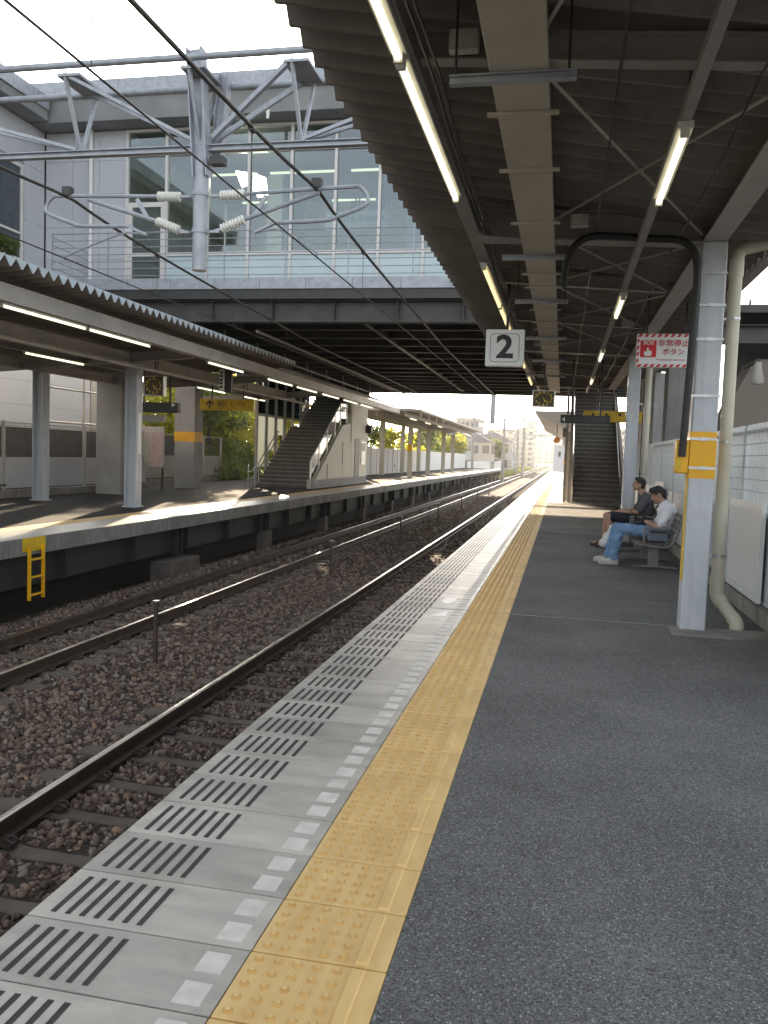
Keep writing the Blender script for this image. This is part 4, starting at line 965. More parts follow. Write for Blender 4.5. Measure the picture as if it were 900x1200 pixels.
# emergency sign
es = thing('emergency_sign', (1.2, 11.5, 2.7), 'white emergency stop sign with red striped border and SOS panel', 'sign')
a = px(747, 391, Y=11.5); b_ = px(806, 431, Y=11.5); ex0, ez1, ez0 = a.x, a.z, b_.z; ex1 = ex0+.72; EYp = 11.5
MB().box(ex0, ex1, EYp, EYp+.1, ez0, ez1, .006).build('box', M['white_sign'], es)
n = 9; w = (ex1-ex0)/n
for z_a, z_b in ((ez1-.042, ez1-.004), (ez0+.004, ez0+.042)):
    for i in range(n):
        x_ = ex0+.004+i*w
        MB().add([(x_, EYp-.003, z_a), (x_+w*.55, EYp-.003, z_a), (min(x_+w*.55+.03, ex1-.004), EYp-.003, z_b), (x_+.03, EYp-.003, z_b)], [(0, 1, 2, 3)]).build('stripe', M['red'], es)
m2 = 4; hh = (ez1-ez0-.09)/m2
for x_a, x_b in ((ex0+.004, ex0+.03), (ex1-.03, ex1-.004)):
    for i in range(m2):
        z_ = ez0+.05+i*hh; MB().add([(x_a, EYp-.003, z_), (x_b, EYp-.003, z_+.02), (x_b, EYp-.003, z_+hh*.55+.02), (x_a, EYp-.003, z_+hh*.55)], [(0, 1, 2, 3)]).build('stripe', M['red'], es)
rx0, rx1 = ex0+.045, ex0+.245; rz0, rz1 = ez0+.13, ez1-.085
rp_ = MB().box(rx0, rx1, EYp-.004, EYp-.0005, rz0, rz1).build('red_panel', M['red'], es)
text_mesh('SOS', .062, M['white_sign'], es, ((rx0+rx1)/2, EYp-.006, rz1-.035), bold=.001, sx=1.25)
hx, hz = (rx0+rx1)/2-.005, rz0+.015
hd = MB().prism([(hx-.035, hz), (hx+.04, hz), (hx+.05, hz+.04), (hx+.048, hz+.062), (hx+.012, hz+.068), (hx+.006, hz+.105), (hx-.012, hz+.105), (hx-.014, hz+.05), (hx-.042, hz+.062), (hx-.05, hz+.05)], 'y', EYp-.0065, EYp-.0045).build('hand_symbol', M['white_sign'], es)
text_mesh('非常停止', .094, M['red'], es, (ex0+.258, EYp-.004, ez1-.125), bold=.0012, align='LEFT', sx=1.05)
text_mesh('ボタン', .092, M['red'], es, (ex0+.32, EYp-.004, ez1-.235), bold=.0015, align='LEFT')
text_mesh('Emergency train stop button', .030, M['red'], es, (ex0+.25, EYp-.004, ez0+.10), align='LEFT')
for xx in (ex0+.12, ex1-.12): MB().box(xx-.012, xx+.012, EYp+.03, EYp+.06, ez1, 3.75).build('hanger', M['dark'], es)

# stairs to the concourse behind the near platform
def stairs(t, x0, x1, y0, z0, n, rise, tread, land=None, mt='stair'):
    y, z = y0, z0
    for i in range(n):
        MB().box(x0, x1, y, y+tread+.02, z-.12, z+rise-.03).build('riser', M[mt], t)
        MB().box(x0, x1, y-.025, y+tread, z+rise-.029, z+rise).build('tread', M['nosing'] if 0 else M[mt], t)
        MB().box(x0, x1, y-.032, y-.0255, z+rise-.04, z+rise-.002).build('nosing', M['nosing'], t)
        y += tread; z += rise
        if land and i == land[0]:
            MB().box(x0, x1, y+.021, y+land[1], z-.15, z).build('landing', M[mt], t); y += land[1]
    return y, z
t = thing('concourse_stairs', (1.2, 31.8, 0), 'dark stairs climbing into the station bridge behind the yellow sign', 'stairs')
stairs(t, .42, 2.15, 31.8, 0, 27, .17, .29)
for xx in (.30, 2.16): MB().prism([(31.8, 0), (40.0, 0), (40.0, 4.6), (39.6, 4.6), (31.75, 1.0)], 'x', xx, xx+.1).build('side_wall', M['beam_pale'], t)
for xx in (.42, 2.05): MB().tube([(xx, 31.8, .95), (xx, 39.6, 5.5)], .022, 8).build('handrail', M['silver'], t)
for xx in (.12, .28): MB().box(xx-.045, xx+.045, 31.5, 31.6, 0, 4.6).build('post', M['beam_pale'], t)
t = thing('side_shed_wall', (2.2, 30, 0), 'grey panelled wall closing the platform beside the dark stairs', 'wall')
for k in range(5): MB().box(2.27, 2.40, 24.5+k*1.5, 24.5+k*1.5+1.49, 0, 4.5).build('panel', M['conc'], t)
# ================================================================== OPPOSITE PLATFORM FURNITURE
def fence_run(name, x, y0, bays, L_, label, zk=.2, ztop=2.02, zmid=1.08, solid='conc', mesh=True):
    t = thing(name, (x, y0, 0), label, 'fence')
    MB().box(x-.12, x+.12, y0, y0+bays*L_, -.01, zk).build('kerb', M['old_conc'], t)
    for i in range(bays+1): MB().box(x-.035, x+.035, y0+i*L_-.035, y0+i*L_+.035, zk, ztop+.03).build('post', M['beam_pale'], t)
    for i in range(bays):
        a, b_ = y0+i*L_+.037, y0+(i+1)*L_-.037
        MB().box(x-.015, x+.015, a, b_, zk+.05, zmid).build('panel', M[solid], t)
        MB().box(x-.02, x+.02, a, b_, ztop-.03, ztop).build('rail', M['beam_pale'], t)
        if mesh:
            b = MB(); yy = a+.03
            while yy < b_: b.tube([(x, yy, zmid), (x, yy, ztop)], .005, 4, False); yy += .075
            z = zmid+.1
            while z < ztop: b.tube([(x, a, z), (x, b_, z)], .005, 4, False); z += .15
            b.build('wire_mesh', M['dark'], t)
    return t
fence_run('panel_fence', -14.5, 16.0, 6, 1.95, 'grey panel fence with dark mesh behind the left columns', solid='siding')
fence_run('panel_fence', -15.9, 27.8, 5, 2.0, 'grey panel fence in front of the trees, left of the stairs', solid='conc', zmid=1.15)
# dark low shed wall seen through the mesh, pale building beyond
t = thing('shed', (-17, 24, -1.6), 'dark low shed seen through the fence mesh', 'shed'); MB().box(-17.6, -16.4, 17, 34, -1.6, 1.95).build('wall', M['girder_dark'], t)
t = thing('white_building', (-22, 30, -1.6), 'white clad building outside the fence behind the left columns', 'building')
yw = [19.0, 22.6, 26.2, 29.8, 33.2]
MB().box(-27, -20.06, 19, 33.2, -1.6, 5.6).build('core', M['conc'], t)
for i in range(4):
    for k in range(8): MB().box(-20.055, -20.0, yw[i]+.004, yw[i+1]-.004, -1.6+k*.9+.004, -.7+k*.9-.004).build('cladding_panel', M['white_wall'], t)
t = thing('cream_building', (-22, 35, -1.6), 'cream clad building beside the white one outside the fence', 'building')
MB().box(-27, -20.06, 33.3, 36.2, -1.6, 5.6).build('core', M['conc'], t)
for k in range(8): MB().box(-20.055, -20.0, 33.3, 36.2, -1.6+k*.9+.004, -.7+k*.9-.004).build('cladding_panel', M['cream_wall'], t)
t = thing('pipe_frame', (-15.6, 24, 0), 'grey pipe frame standing behind the mesh fence left of the big pier', 'frame')
for y in (23.0, 25.2, 27.0): MB().tube([(-15.4, y, 0), (-15.4, y, 4.3)], .035, 8).build('upright', M['beam_pale'], t)
for z in (2.15, 3.2): MB().tube([(-15.4, 22.8, z), (-15.4, 27.2, z)], .03, 8).build('crossbar', M['beam_pale'], t)
# notice board
nb = thing('notice_board', (-13.9, 27, 0), 'notice board with timetable posters between the two big piers', 'notice board')
a = px(163, 502, Y=27.5); b_ = px(190, 546, Y=27.5)
MB().box(a.x-.05, b_.x+.05, 27.5, 27.58, b_.z-.05, a.z+.08).build('board', M['beam_pale'], nb)
mid = (a.x+b_.x)/2
MB().box(a.x, mid-.04, 27.49, 27.499, b_.z, a.z-.1).build('poster', M['poster'], nb); MB().box(mid+.02, b_.x, 27.49, 27.499, b_.z, a.z-.1).build('poster', M['poster_r'], nb)
for xx in (a.x, b_.x): MB().box(xx-.03, xx+.03, 27.51, 27.57, -.01, b_.z-.05).build('leg', M['dark'], nb)
# dark indicator under the opposite clock
a = px(155, 476, Y=21.2); b_ = px(208, 483, Y=21.2)
t = hang_board(a.x, b_.x, 21.2, b_.z-.02, a.z+.12, .2, 'dark train indicator board below the opposite clock', 'dark', 3.5)
MB().add([(b_.x-.17, 21.195, a.z+.12), (b_.x-.17, 21.195, a.z-.0), (b_.x-.06, 21.195, a.z+.06)], [(0, 1, 2)]).build('arrow', M['white_sign'], t)
MB().box(a.x+.1, b_.x-.4, 21.21, 21.36, b_.z-.28, b_.z-.1).build('lower_panel', M['beam'], t)
# yellow way-out sign, opposite
a = px(234, 467, Y=26); b_ = px(297, 482, Y=26)
t = hang_board(a.x, b_.x, 26.0, b_.z, a.z, .14, 'yellow way out sign with arrow hanging under the opposite canopy', 'yellow_sign', 3.6)
ym = (a.z+b_.z)/2
MB().prism([(a.x+.33, ym-.14), (a.x+.38, ym-.14), (a.x+.38, ym+.06), (a.x+.45, ym-.01), (a.x+.49, ym+.03), (a.x+.355, ym+.15), (a.x+.22, ym+.03), (a.x+.26, ym-.01), (a.x+.33, ym+.06)], 'y', 25.993, 25.998).build('arrow', M['ink'], t)
text_mesh('出口', .17, M['ink'], t, (a.x+.78, 25.995, ym+.03), bold=.003); text_mesh('Exit', .09, M['ink'], t, (a.x+.72, 25.995, ym-.12))
text_mesh('1', .2, M['ink'], t, (a.x+1.12, 25.995, ym+.02)); text_mesh('のりば', .10, M['ink'], t, (a.x+1.45, 25.995, ym+.03))
# hanging white platform name strip and cameras
t = thing('platform_lamp_sign', (-9.2, 22, 3), 'small dark hanging box with white characters under the opposite canopy', 'sign')
a = px(258, 434, Y=22.5); MB().box(a.x-.02, a.x+.10, 22.5, 22.58, a.z-.55, a.z+.02).build('white_strip', M['white_sign'], t)
MB().box(a.x+.14, a.x+.34, 22.5, 22.62, a.z-.62, a.z+.05).build('box', M['dark'], t); MB().box(a.x+.02, a.x+.05, 22.53, 22.55, a.z+.02, 3.68).build('hanger', M['dark'], t); MB().box(a.x+.22, a.x+.25, 22.53, 22.55, a.z+.05, 3.68).build('hanger', M['dark'], t)
for q in range(5): MB().box(a.x+.0, a.x+.08, 22.494, 22.4995, a.z-.09-q*.1, a.z-.03-q*.1).build('character', M['ink'], t)
# benches on the opposite platform (left edge and far)
def bench_far(x, y, label):
    t = thing('waiting_bench', (x, y, 0), label, 'bench', 'dark benches on the opposite platform')
    for k in range(3):
        c = MB().box(x-.2, x+.25, y+k*.55, y+k*.55+.48, .38, .43, .01).build('seat', M['dark'], t)
        MB().bar((x-.24, y+k*.55+.24, .44), (x-.32, y+k*.55+.24, .80), .48, .04, up=(1, 0, 0)).build('backrest', M['white_sign'], t)
    MB().box(x-.06, x+.06, y, y+1.6, .28, .36).build('beam', M['dark'], t)
    for yy in (y+.2, y+1.3): MB().box(x-.04, x+.04, yy-.04, yy+.04, 0, .28).build('leg', M['dark'], t); MB().box(x-.25, x+.25, yy-.03, yy+.03, 0, .03).build('foot', M['dark'], t)
bench_far(-13.9, 17.3, 'dark bench cut by the left frame edge on the opposite platform'); bench_far(-12.6, 50.5, 'dark bench beyond the stairs block under the far canopy')

# stairs block of the opposite platform
st = thing('concourse_stairs', (-11.3, 33, 0), 'broad stairs climbing from the opposite platform into the station bridge', 'stairs')
ye, ze = stairs(st, -12.35, -10.15, 33.2, 0, 28, .165, .28, (15, 1.1))
slope = .165/.28
def zst(y): 
    y1 = 33.2+16*.28
    return (y-33.2)*slope if y < y1 else (16*.165 if y < y1+1.1 else 16*.165+(y-y1-1.1)*slope)
# right stringer wall with glass balustrade
prof = [(33.0, 0), (42.6, 0), (42.6, 4.45), (39.2, 4.45), (39.2, zst(39.0)+.15), (37.7, zst(37.68)+.1), (33.6, .35), (33.0, .35)]
bk = thing('stair_block', (-9.9, 38, 0), 'cream panelled block under the opposite stairs with a dark door', 'kiosk')
MB().prism(prof, 'x', -10.12, -9.93).build('wall', M['cream_wall'], bk)
MB().box(-12.4, -9.93, 42.6, 42.7, 0, 4.45).build('end_wall', M['cream_wall'], bk)
for y0, y1, z0, z1 in ((37.8, 39.3, .36, 1.2), (35.3, 37.79, .36, 1.0), (39.31, 40.0, .36, 1.2), (41.0, 42.6, .36, 1.2), (39.31, 42.6, 2.25, 3.0), (39.31, 42.6, 3.01, 3.75), (39.31, 42.6, 3.76, 4.44), (37.8, 39.3, 1.21, 2.0), (41.0, 42.6, 1.21, 2.24), (39.31, 40.0, 1.21, 2.24)):
    MB().box(-9.93, -9.90, y0+.008, y1-.008, z0+.008, z1-.008).build('cladding_panel', M['cream_wall'], bk)
MB().box(-9.93, -9.88, 33.0, 42.6, 0, .35).build('plinth', M['conc'], bk)
d_ = MB().box(-9.93, -9.89, 40.05, 40.95, .352, 2.2).build('door', M['dark'], bk); MB().box(-9.889, -9.86, 40.12, 40.17, 1.15, 1.25).build('handle', M['silver'], d_)
MB().box(-9.899, -9.87, 41.35, 42.2, .95, 2.1).build('poster_frame', M['silver'], bk); MB().box(-9.869, -9.866, 41.42, 42.13, 1.0, 1.6).build('poster', M['white_sign'], bk); MB().box(-9.869, -9.866, 41.42, 42.13, 1.62, 2.05).build('poster', M['poster'], bk)
MB().box(-9.9, -9.6, 42.2, 42.5, 2.55, 2.95, .02).build('loudspeaker', M['black'], bk)
bl = thing('glass_balustrade', (-10.05, 33, 0), 'glass balustrade with steel handrail on the right of the opposite stairs', 'balustrade')
def zz(y): return max(zst(y), 0)+.12
yy = [33.1, 34.3, 35.5, 36.7, 37.6, 38.75, 39.2]
for i in range(len(yy)-1):
    a, b_ = yy[i]+.02, yy[i+1]-.02
    MB().add([(-10.03, a, zz(a)+.35), (-10.03, b_, zz(b_)+.35), (-10.03, b_, zz(b_)+1.0), (-10.03, a, zz(a)+1.0), (-10.02, a, zz(a)+.35), (-10.02, b_, zz(b_)+.35), (-10.02, b_, zz(b_)+1.0), (-10.02, a, zz(a)+1.0)],
             [(0, 1, 2, 3), (7, 6, 5, 4), (0, 4, 5, 1), (2, 6, 7, 3), (1, 5, 6, 2), (0, 3, 7, 4)]).build('pane', M['glass_clear'], bl)
MB().tube([(-10.025, y, zz(y)+1.06) for y in yy], .03, 8).build('handrail', M['silver'], bl, True)
for y in yy: MB().box(-10.05, -10.0, y-.02, y+.02, zz(y)-.1, zz(y)+1.05).build('post', M['silver'], bl)
hr = thing('stair_handrail', (-12.3, 33, 0), 'bright steel handrails at the left foot of the opposite stairs', 'handrail')
for off in (.65, .95):
    MB().tube([(-12.30, 32.0, off-.35), (-12.30, 32.5, off-.33), (-12.30, 33.2, off), (-12.30, 35.6, (35.6-33.2)*slope+off), (-12.30, 35.75, (35.6-33.2)*slope+off-.05)], .025, 8).build('rail', M['strap'], hr, True)
for y in (32.1, 33.3, 34.4, 35.5): MB().tube([(-12.30, y, zst(max(y, 33.2))-.02), (-12.30, y, zst(max(y, 33.2))+.9)], .02, 8).build('post', M['strap'], hr, True)
gw = thing('glass_screen', (-12.55, 34, 0), 'tall framed glass screen along the left side of the opposite stairs', 'glass screen')
for y in (33.6, 34.8, 36.0, 37.2, 38.4, 39.6, 40.8): MB().box(-12.62, -12.50, y-.05, y+.05, -.01, 4.75).build('mullion', M['beam_pale'], gw)
for i, y in enumerate((33.6, 34.8, 36.0, 37.2, 38.4, 39.6)):
    for z0, z1 in ((zst(y+.6)+.2, 2.95), (3.05, 4.7)):
        if z1-z0 < .2: continue
        MB().box(-12.57, -12.56, y+.055, y+1.145, z0, z1).build('pane', M['frost_screen'] if z0 < 3 else M['glass_clear'], gw)
    MB().box(-12.6, -12.53, y+.051, y+1.149, 2.96, 3.04).build('transom', M['beam_pale'], gw)

# far canopy of the opposite platform
fc = thing('platform_canopy', (-10.2, 58, 0), 'far flat-edged canopy on the opposite platform beyond the bridge', 'canopy')
MB().prism([(-7.7, 3.92), (-7.7, 4.05), (-13.6, 4.25), (-13.6, 3.95)], 'y', 46.0, 82).build('roof', M['beam'], fc)
for k in range(12): MB().box(-7.9, -7.86, 47+k*3, 47.08+k*3, 3.6, 3.918).build('fascia_bracket', M['beam_pale'], fc)
MB().hbeam((-8.6, 46, 3.76), (-8.6, 82, 3.76), .15, .26, .016).build('edge_girder', M['beam'], fc)
MB().hbeam((-10.2, 46, 3.76), (-10.2, 82, 3.76), .15, .26, .016).build('column_girder', M['beam'], fc)
for k, y in enumerate((57, 65, 73.5, 80)):
    t = thing('canopy_column', (-10.2, y, 0), '%s slim column under the far canopy of the opposite platform' % ORD[k], 'column', 'columns of the far canopy')
    MB().hbeam((-10.2, y, 0), (-10.2, y, 3.62), .3, .3, .02).build('shaft', M['cream_wall'], t)
    if k == 0: MB().box(-10.36, -10.04, y-.16, y+.16, 1.75, 2.25).build('yellow_band', M['yellow'], t)
for k, y in enumerate((52, 60, 68, 76)):
    t = thing('canopy_column', (-12.8, y, 0), '%s rear column under the far canopy of the opposite platform' % ORD[k], 'column', 'columns of the far canopy')
    MB().hbeam((-12.8, y, 0), (-12.8, y, 3.95), .3, .3, .02).build('shaft', M['cream_wall'], t)
for k, y in enumerate((47.5, 53, 58.5)): lamp(y, 2.37, -8.6, 3.58, 'fluorescent lamp under the far canopy, %s along its row' % ORD[k], 'lamps under the far canopy')
t = thing('white_panel_fence', (-13.4, 48, 0), 'long white panel fence at the back of the far opposite platform', 'fence')
for k in range(36):
    MB().box(-13.45, -13.40, 47+k*2+.01, 49+k*2-.01, 0, 1.95).build('panel', M['white_wall'], t)
    if k < 12: MB().box(-13.40, -13.36, 47+k*2-.03, 47+k*2+.03, 0, 2.0).build('post', M['siding'], t)
# far canopy of near platform with its column and orange lamps
fc = thing('platform_canopy', (.4, 55, 0), 'far wedge-shaped canopy of the near platform beyond the bridge', 'canopy')
MB().prism([(-1.55, 4.0), (-1.55, 4.1), (1.6, 4.1), (1.6, 3.4), (.1, 3.2)], 'y', 46, 75).build('roof', M['beam'], fc)
MB().box(-.05, .2, 46, 75, 2.75, 3.22).build('edge_box', M['dark'], fc)
t = thing('canopy_column', (.25, 53, 0), 'dark column with yellow band under the far canopy of the near platform', 'column')
MB().hbeam((.25, 53, 0), (.25, 53, 3.3), .3, .3, .02).build('shaft', M['beam'], t); MB().box(.08, .42, 52.83, 53.17, 1.15, 1.65).build('yellow_band', M['yellow'], t)
t = thing('platform_cabinet', (.5, 33, 0), 'pale narrow cabinet beside the dark stairs', 'cabinet'); MB().box(.16, .285, 32.4, 33.6, 0, 2.2, .01).build('body', M['cream_wall'], t); MB().box(.158, .159, 32.5, 33.5, 1.2, 2.0).build('door', M['white_sign'], t)
t = thing('orange_lamp', (-.2, 47, 2.4), 'orange round warning lamp hanging under the far canopy of the near platform', 'lamp')
MB().tube([(-.35, 47, 2.42), (-.35, 47.02, 2.60), (-.35, 47.04, 2.76)], [.09, .22, .12], 12).build('housing', M['speaker_or'], t, True); MB().box(-.37, -.33, 47.0, 47.04, 2.76, 4.0).build('hanger', M['dark'], t)
t = thing('end_wall', (.2, 118, 0), 'pale bluish end wall at the far end of the near platform', 'wall'); MB().box(-1.2, 1.6, 117, 117.2, 0, 3.4).build('panel', M['siding'], t); MB().box(-1.25, 1.65, 116.95, 117.25, 3.4, 3.5).build('coping', M['galv'], t); MB().box(-.55, -.25, 116.9, 116.99, 2.0, 2.7).build('signal_lamp', M['dark'], t)
# ================================================================== PEOPLE
def organic(name, prims, voxel, mt, parent, smooth_it=4, fold=0.0, fsize=.07):
    b = MB()
    for p in prims:
        if p[0] == 'cap':
            _, a, c, r1, r2 = p; a = Vector(a); c = Vector(c); d = (c-a).normalized()
            P = []; R_ = []
            for th in (80, 60, 35, 10): P.append(a-d*r1*math.sin(rad(th))); R_.append(r1*math.cos(rad(th)))
            P += [a, c]; R_ += [r1, r2]
            for th in (10, 35, 60, 80): P.append(c+d*r2*math.sin(rad(th))); R_.append(r2*math.cos(rad(th)))
            b.tube(P, R_, 14)
        else:
            _, c, (rx, ry, rz) = p[:3]; tilt = p[3] if len(p) > 3 else 0.0; vs = []; n, m_ = 16, 10; fs = []
            Rm = Matrix.Rotation(tilt, 3, 'Y')
            for i in range(1, m_):
                ph = math.pi*i/m_
                for k in range(n): vs.append(Vector(c)+Rm@Vector((rx*math.sin(ph)*math.cos(2*math.pi*k/n), ry*math.sin(ph)*math.sin(2*math.pi*k/n), rz*math.cos(ph))))
            vs += [Vector(c)+Rm@Vector((0, 0, rz)), Vector(c)-Rm@Vector((0, 0, rz))]
            for i in range(m_-2):
                for k in range(n): fs.append((i*n+k, (i+1)*n+k, (i+1)*n+(k+1) % n, i*n+(k+1) % n))
            T, B_ = len(vs)-2, len(vs)-1
            for k in range(n): fs.append((T, k, (k+1) % n)); fs.append((B_, (m_-2)*n+(k+1) % n, (m_-2)*n+k))
            b.add(vs, fs)
    me = b.mesh(name); o = bpy.data.objects.new(name, me); COL.objects.link(o)
    r = o.modifiers.new('r', 'REMESH'); r.mode = 'VOXEL'; r.voxel_size = voxel
    s = o.modifiers.new('s', 'SMOOTH'); s.factor = .5; s.iterations = smooth_it
    if fold > 0:
        tx = bpy.data.textures.new('fold', 'CLOUDS'); tx.noise_scale = fsize; tx.noise_depth = 2
        dm = o.modifiers.new('d', 'DISPLACE'); dm.texture = tx; dm.texture_coords = 'GLOBAL'; dm.strength = fold; dm.mid_level = .5
    dg = bpy.context.evaluated_depsgraph_get(); nm = bpy.data.meshes.new_from_object(o.evaluated_get(dg)); bpy.data.objects.remove(o)
    off = wpos(parent); nm.transform(Matrix.Translation(-off))
    for p_ in nm.polygons: p_.use_smooth = True
    nm.materials.clear(); nm.name = name
    return link(name, nm, mt, parent)

def hand(prims, w, d, curl, side_y, palm=.085):
    """palm from wrist w along d, four fingers bending downward plus thumb"""
    w = Vector(w); d = Vector(d).normalized(); lat = Vector((0, 1, 0)); nrm = d.cross(lat).normalized()
    pe = w+d*palm
    prims.append(('cap', w, w+d*.03, .026, .030))
    for i, off in enumerate((-.027, -.009, .009, .027)):
        prims.append(('cap', w+lat*off*.6+d*.02, pe+lat*off, .013, .0115))
        l_ = (.068, .078, .074, .058)[i]
        k1 = pe+lat*off+d*l_*.5*math.cos(curl*.5)+nrm*l_*.5*math.sin(curl*.5)
        k2 = k1+d*l_*.5*math.cos(curl)+nrm*l_*.5*math.sin(curl)
        prims.append(('cap', pe+lat*off, k1, .0105, .0095)); prims.append(('cap', k1, k2, .0095, .008))
    tb0 = w+d*.025+lat*side_y*.02; tb1 = tb0+d*.035+lat*side_y*.03; tb2 = tb1+d*.035-lat*side_y*.004
    prims.append(('cap', tb0, tb1, .014, .012)); prims.append(('cap', tb1, tb2, .011, .009))

def head(prims, c, tilt, R=1.0):
    """face looks along -X, tilted down by `tilt` radians"""
    c = Vector(c); Rm = Matrix.Rotation(-tilt, 3, 'Y')
    def P(x, y, z): return c+Rm@Vector((x*R, y*R, z*R))
    prims += [('ell', P(.005, 0, .03), (.095*R, .074*R, .088*R), -tilt), ('ell', P(-.022, 0, -.035), (.068*R, .058*R, .075*R), -tilt),
              ('cap', P(-.045, 0, -.085), P(-.050, 0, -.092), .030*R, .028*R), ('cap', P(-.03, .03, -.07), P(.03, .05, -.035), .022*R, .022*R), ('cap', P(-.03, -.03, -.07), P(.03, -.05, -.035), .022*R, .022*R),
              ('cap', P(-.088, 0, .005), P(-.104, 0, -.026), .009*R, .014*R), ('cap', P(-.094, -.012, -.028), P(-.094, .012, -.028), .010*R, .010*R),
              ('cap', P(-.083, -.03, .022), P(-.083, .03, .022), .012*R, .012*R), ('cap', P(-.083, -.017, -.058), P(-.083, .017, -.058), .0095*R, .0095*R), ('cap', P(-.080, -.015, -.070), P(-.080, .015, -.070), .010*R, .010*R),
              ('ell', P(.012, .076, -.008), (.022*R, .010*R, .034*R), -tilt), ('ell', P(.012, -.076, -.008), (.022*R, .010*R, .034*R), -tilt)]
    return P

# ---- man in white shirt, on the near bench, head bowed over a phone
y0 = 12.95; pa = thing('person', (1.5, y0, 0), 'seated man in white t-shirt and light jeans looking down at a phone', 'person', 'people sitting on the platform benches')
H = (1.395, y0, 1.045); B = []
P = head(B, H, .42, .98)
B += [('cap', (1.44, y0, .98), (1.50, y0, .87), .052, .062), ('cap', (1.53, y0, .80), (1.51, y0, .55), .12, .125),
      ('cap', (1.52, y0-.15, .80), (1.52, y0+.15, .80), .06, .06)]
legA = [((1.49, y0-.09, .50), (.86, y0-.15, .53), (.80, y0-.14, .11), (.62, y0-.15, .045)), ((1.49, y0+.09, .50), (.84, y0+.13, .52), (.74, y0+.13, .11), (.56, y0+.14, .045))]
for h_, k_, a_, t_ in legA: B += [('cap', h_, k_, .078, .056), ('cap', k_, a_, .054, .038), ('cap', (a_[0]+.03, a_[1], .05), t_, .035, .03)]
arms = []
for s in (-1, 1):
    sh, el, wr = (1.525, y0+s*.185, .80), (1.42, y0+s*.235, .575), (1.20, y0+s*.09, .665)
    arms.append((sh, el, wr)); B += [('cap', sh, el, .050, .040), ('cap', el, wr, .040, .027)]
    hand(B, wr, (-.085, -s*.035, .045), 1.5, -s)
organic('body', B, .0075, M['skin'], pa, 3)
organic('shirt', [('cap', (1.535, y0, .80), (1.515, y0, .50), .142, .150), ('cap', (1.53, y0-.16, .81), (1.53, y0+.16, .81), .075, .075), ('cap', (1.49, y0, .90), (1.505, y0, .86), .075, .08), ('ell', (1.50, y0, .50), (.17, .185, .10))] +
        [('cap', sh, tuple(Vector(sh).lerp(Vector(el), .72)), .072, .068) for sh, el, wr in arms], .010, M['shirt_w'], pa, 3, .045, .075)
organic('jeans', [('ell', (1.50, y0, .485), (.165, .18, .105))] + sum([[('cap', h_, k_, .098, .078), ('cap', k_, (a_[0], a_[1], .105), .076, .066)] for h_, k_, a_, t_ in legA], []), .010, M['denim'], pa, 3, .04, .06)
for h_, k_, a_, t_ in legA: 
    organic('shoe', [('cap', (a_[0]+.035, a_[1], .055), (t_[0]+.05, t_[1], .048), .047, .040), ('cap', (t_[0]+.05, t_[1], .045), t_, .042, .036), ('cap', (a_[0]+.02, a_[1], .08), (a_[0]+.02, a_[1], .11), .044, .044), ('cap', (a_[0]+.04, a_[1], .024), (t_[0], t_[1], .022), .04, .036)], .009, M['shoe'], pa, 3)
hp = [('ell', P(.014, 0, .045), (.101, .081, .085), -.42), ('ell', P(.055, 0, -.005), (.055, .068, .07), -.42), ('cap', P(-.062, -.04, .088), P(-.062, .04, .088), .030, .030), ('ell', P(-.03, 0, .098), (.07, .06, .035), -.42)]
organic('hair', hp, .006, M['hair'], pa, 1, .03, .018)
for s in (-1, 1): organic('eyebrow', [('cap', P(-.094, s*.018, .028), P(-.090, s*.042, .028), .005, .004)], .003, M['hair'], pa, 1)
ph = thing('phone', (1.06, y0, .73), 'dark phone held by the man in the white shirt', 'phone')
MB().bar((1.085, y0, .695), (1.03, y0, .80), .07, .01, up=(1, 0, .5)).build('case', M['phone'], ph)
bb = thing('shoulder_bag', (1.16, y0, .58), 'black bag resting on the lap of the man in the white shirt', 'bag')
organic('bag', [('ell', (1.14, y0-.02, .635), (.10, .15, .085)), ('cap', (1.08, y0-.10, .60), (1.2, y0+.10, .60), .05, .05), ('cap', (1.21, y0-.08, .66), (1.21, y0+.08, .68), .05, .045)], .014, M['bag_b'], bb)
MB().tube(smooth_path([Vector((1.08, y0-.13, .68)), Vector((1.10, y0-.15, .735)), Vector((1.19, y0-.15, .74)), Vector((1.24, y0-.12, .68))], 4), .010, 6).build('strap', M['bag_b'], bb, True)
gb = thing('satchel', (1.45, 12.55, .40), 'blue-grey satchel standing on the bench beside the man in the white shirt', 'bag')
MB().box(1.24, 1.52, 12.44, 12.60, .402, .57, .02).build('pouch', M['denim'] if 0 else mat('satchel_fabric', (.16, .20, .25), .8), gb); MB().box(1.26, 1.50, 12.435, 12.4395, .52, .56).build('flap_edge', M['dark'], gb)

# ---- man in grey shirt on the farther bench, head tipped back
y0 = 15.45; pb_ = thing('person', (1.45, y0, 0), 'seated man in charcoal t-shirt and dark shorts gazing up the track', 'person', 'people sitting on the platform benches')
H = (1.335, y0, 1.125); B = []
P = head(B, H, -.14, 1.0)
B += [('cap', (1.375, y0, 1.03), (1.42, y0, .92), .053, .064), ('cap', (1.46, y0, .84), (1.47, y0, .56), .125, .13), ('cap', (1.45, y0-.16, .85), (1.45, y0+.16, .85), .06, .06)]
legB = [((1.45, y0-.10, .51), (.84, y0-.15, .555), (.90, y0-.14, .12), (.70, y0-.16, .05)), ((1.45, y0+.10, .51), (.82, y0+.14, .55), (.80, y0+.14, .12), (.60, y0+.15, .05))]
for h_, k_, a_, t_ in legB: B += [('cap', h_, k_, .082, .060), ('cap', k_, tuple(Vector(k_).lerp(Vector(a_), .35)), .058, .060), ('cap', tuple(Vector(k_).lerp(Vector(a_), .35)), a_, .060, .037), ('cap', (a_[0]+.03, a_[1], .055), t_, .037, .03)]
armsB = []
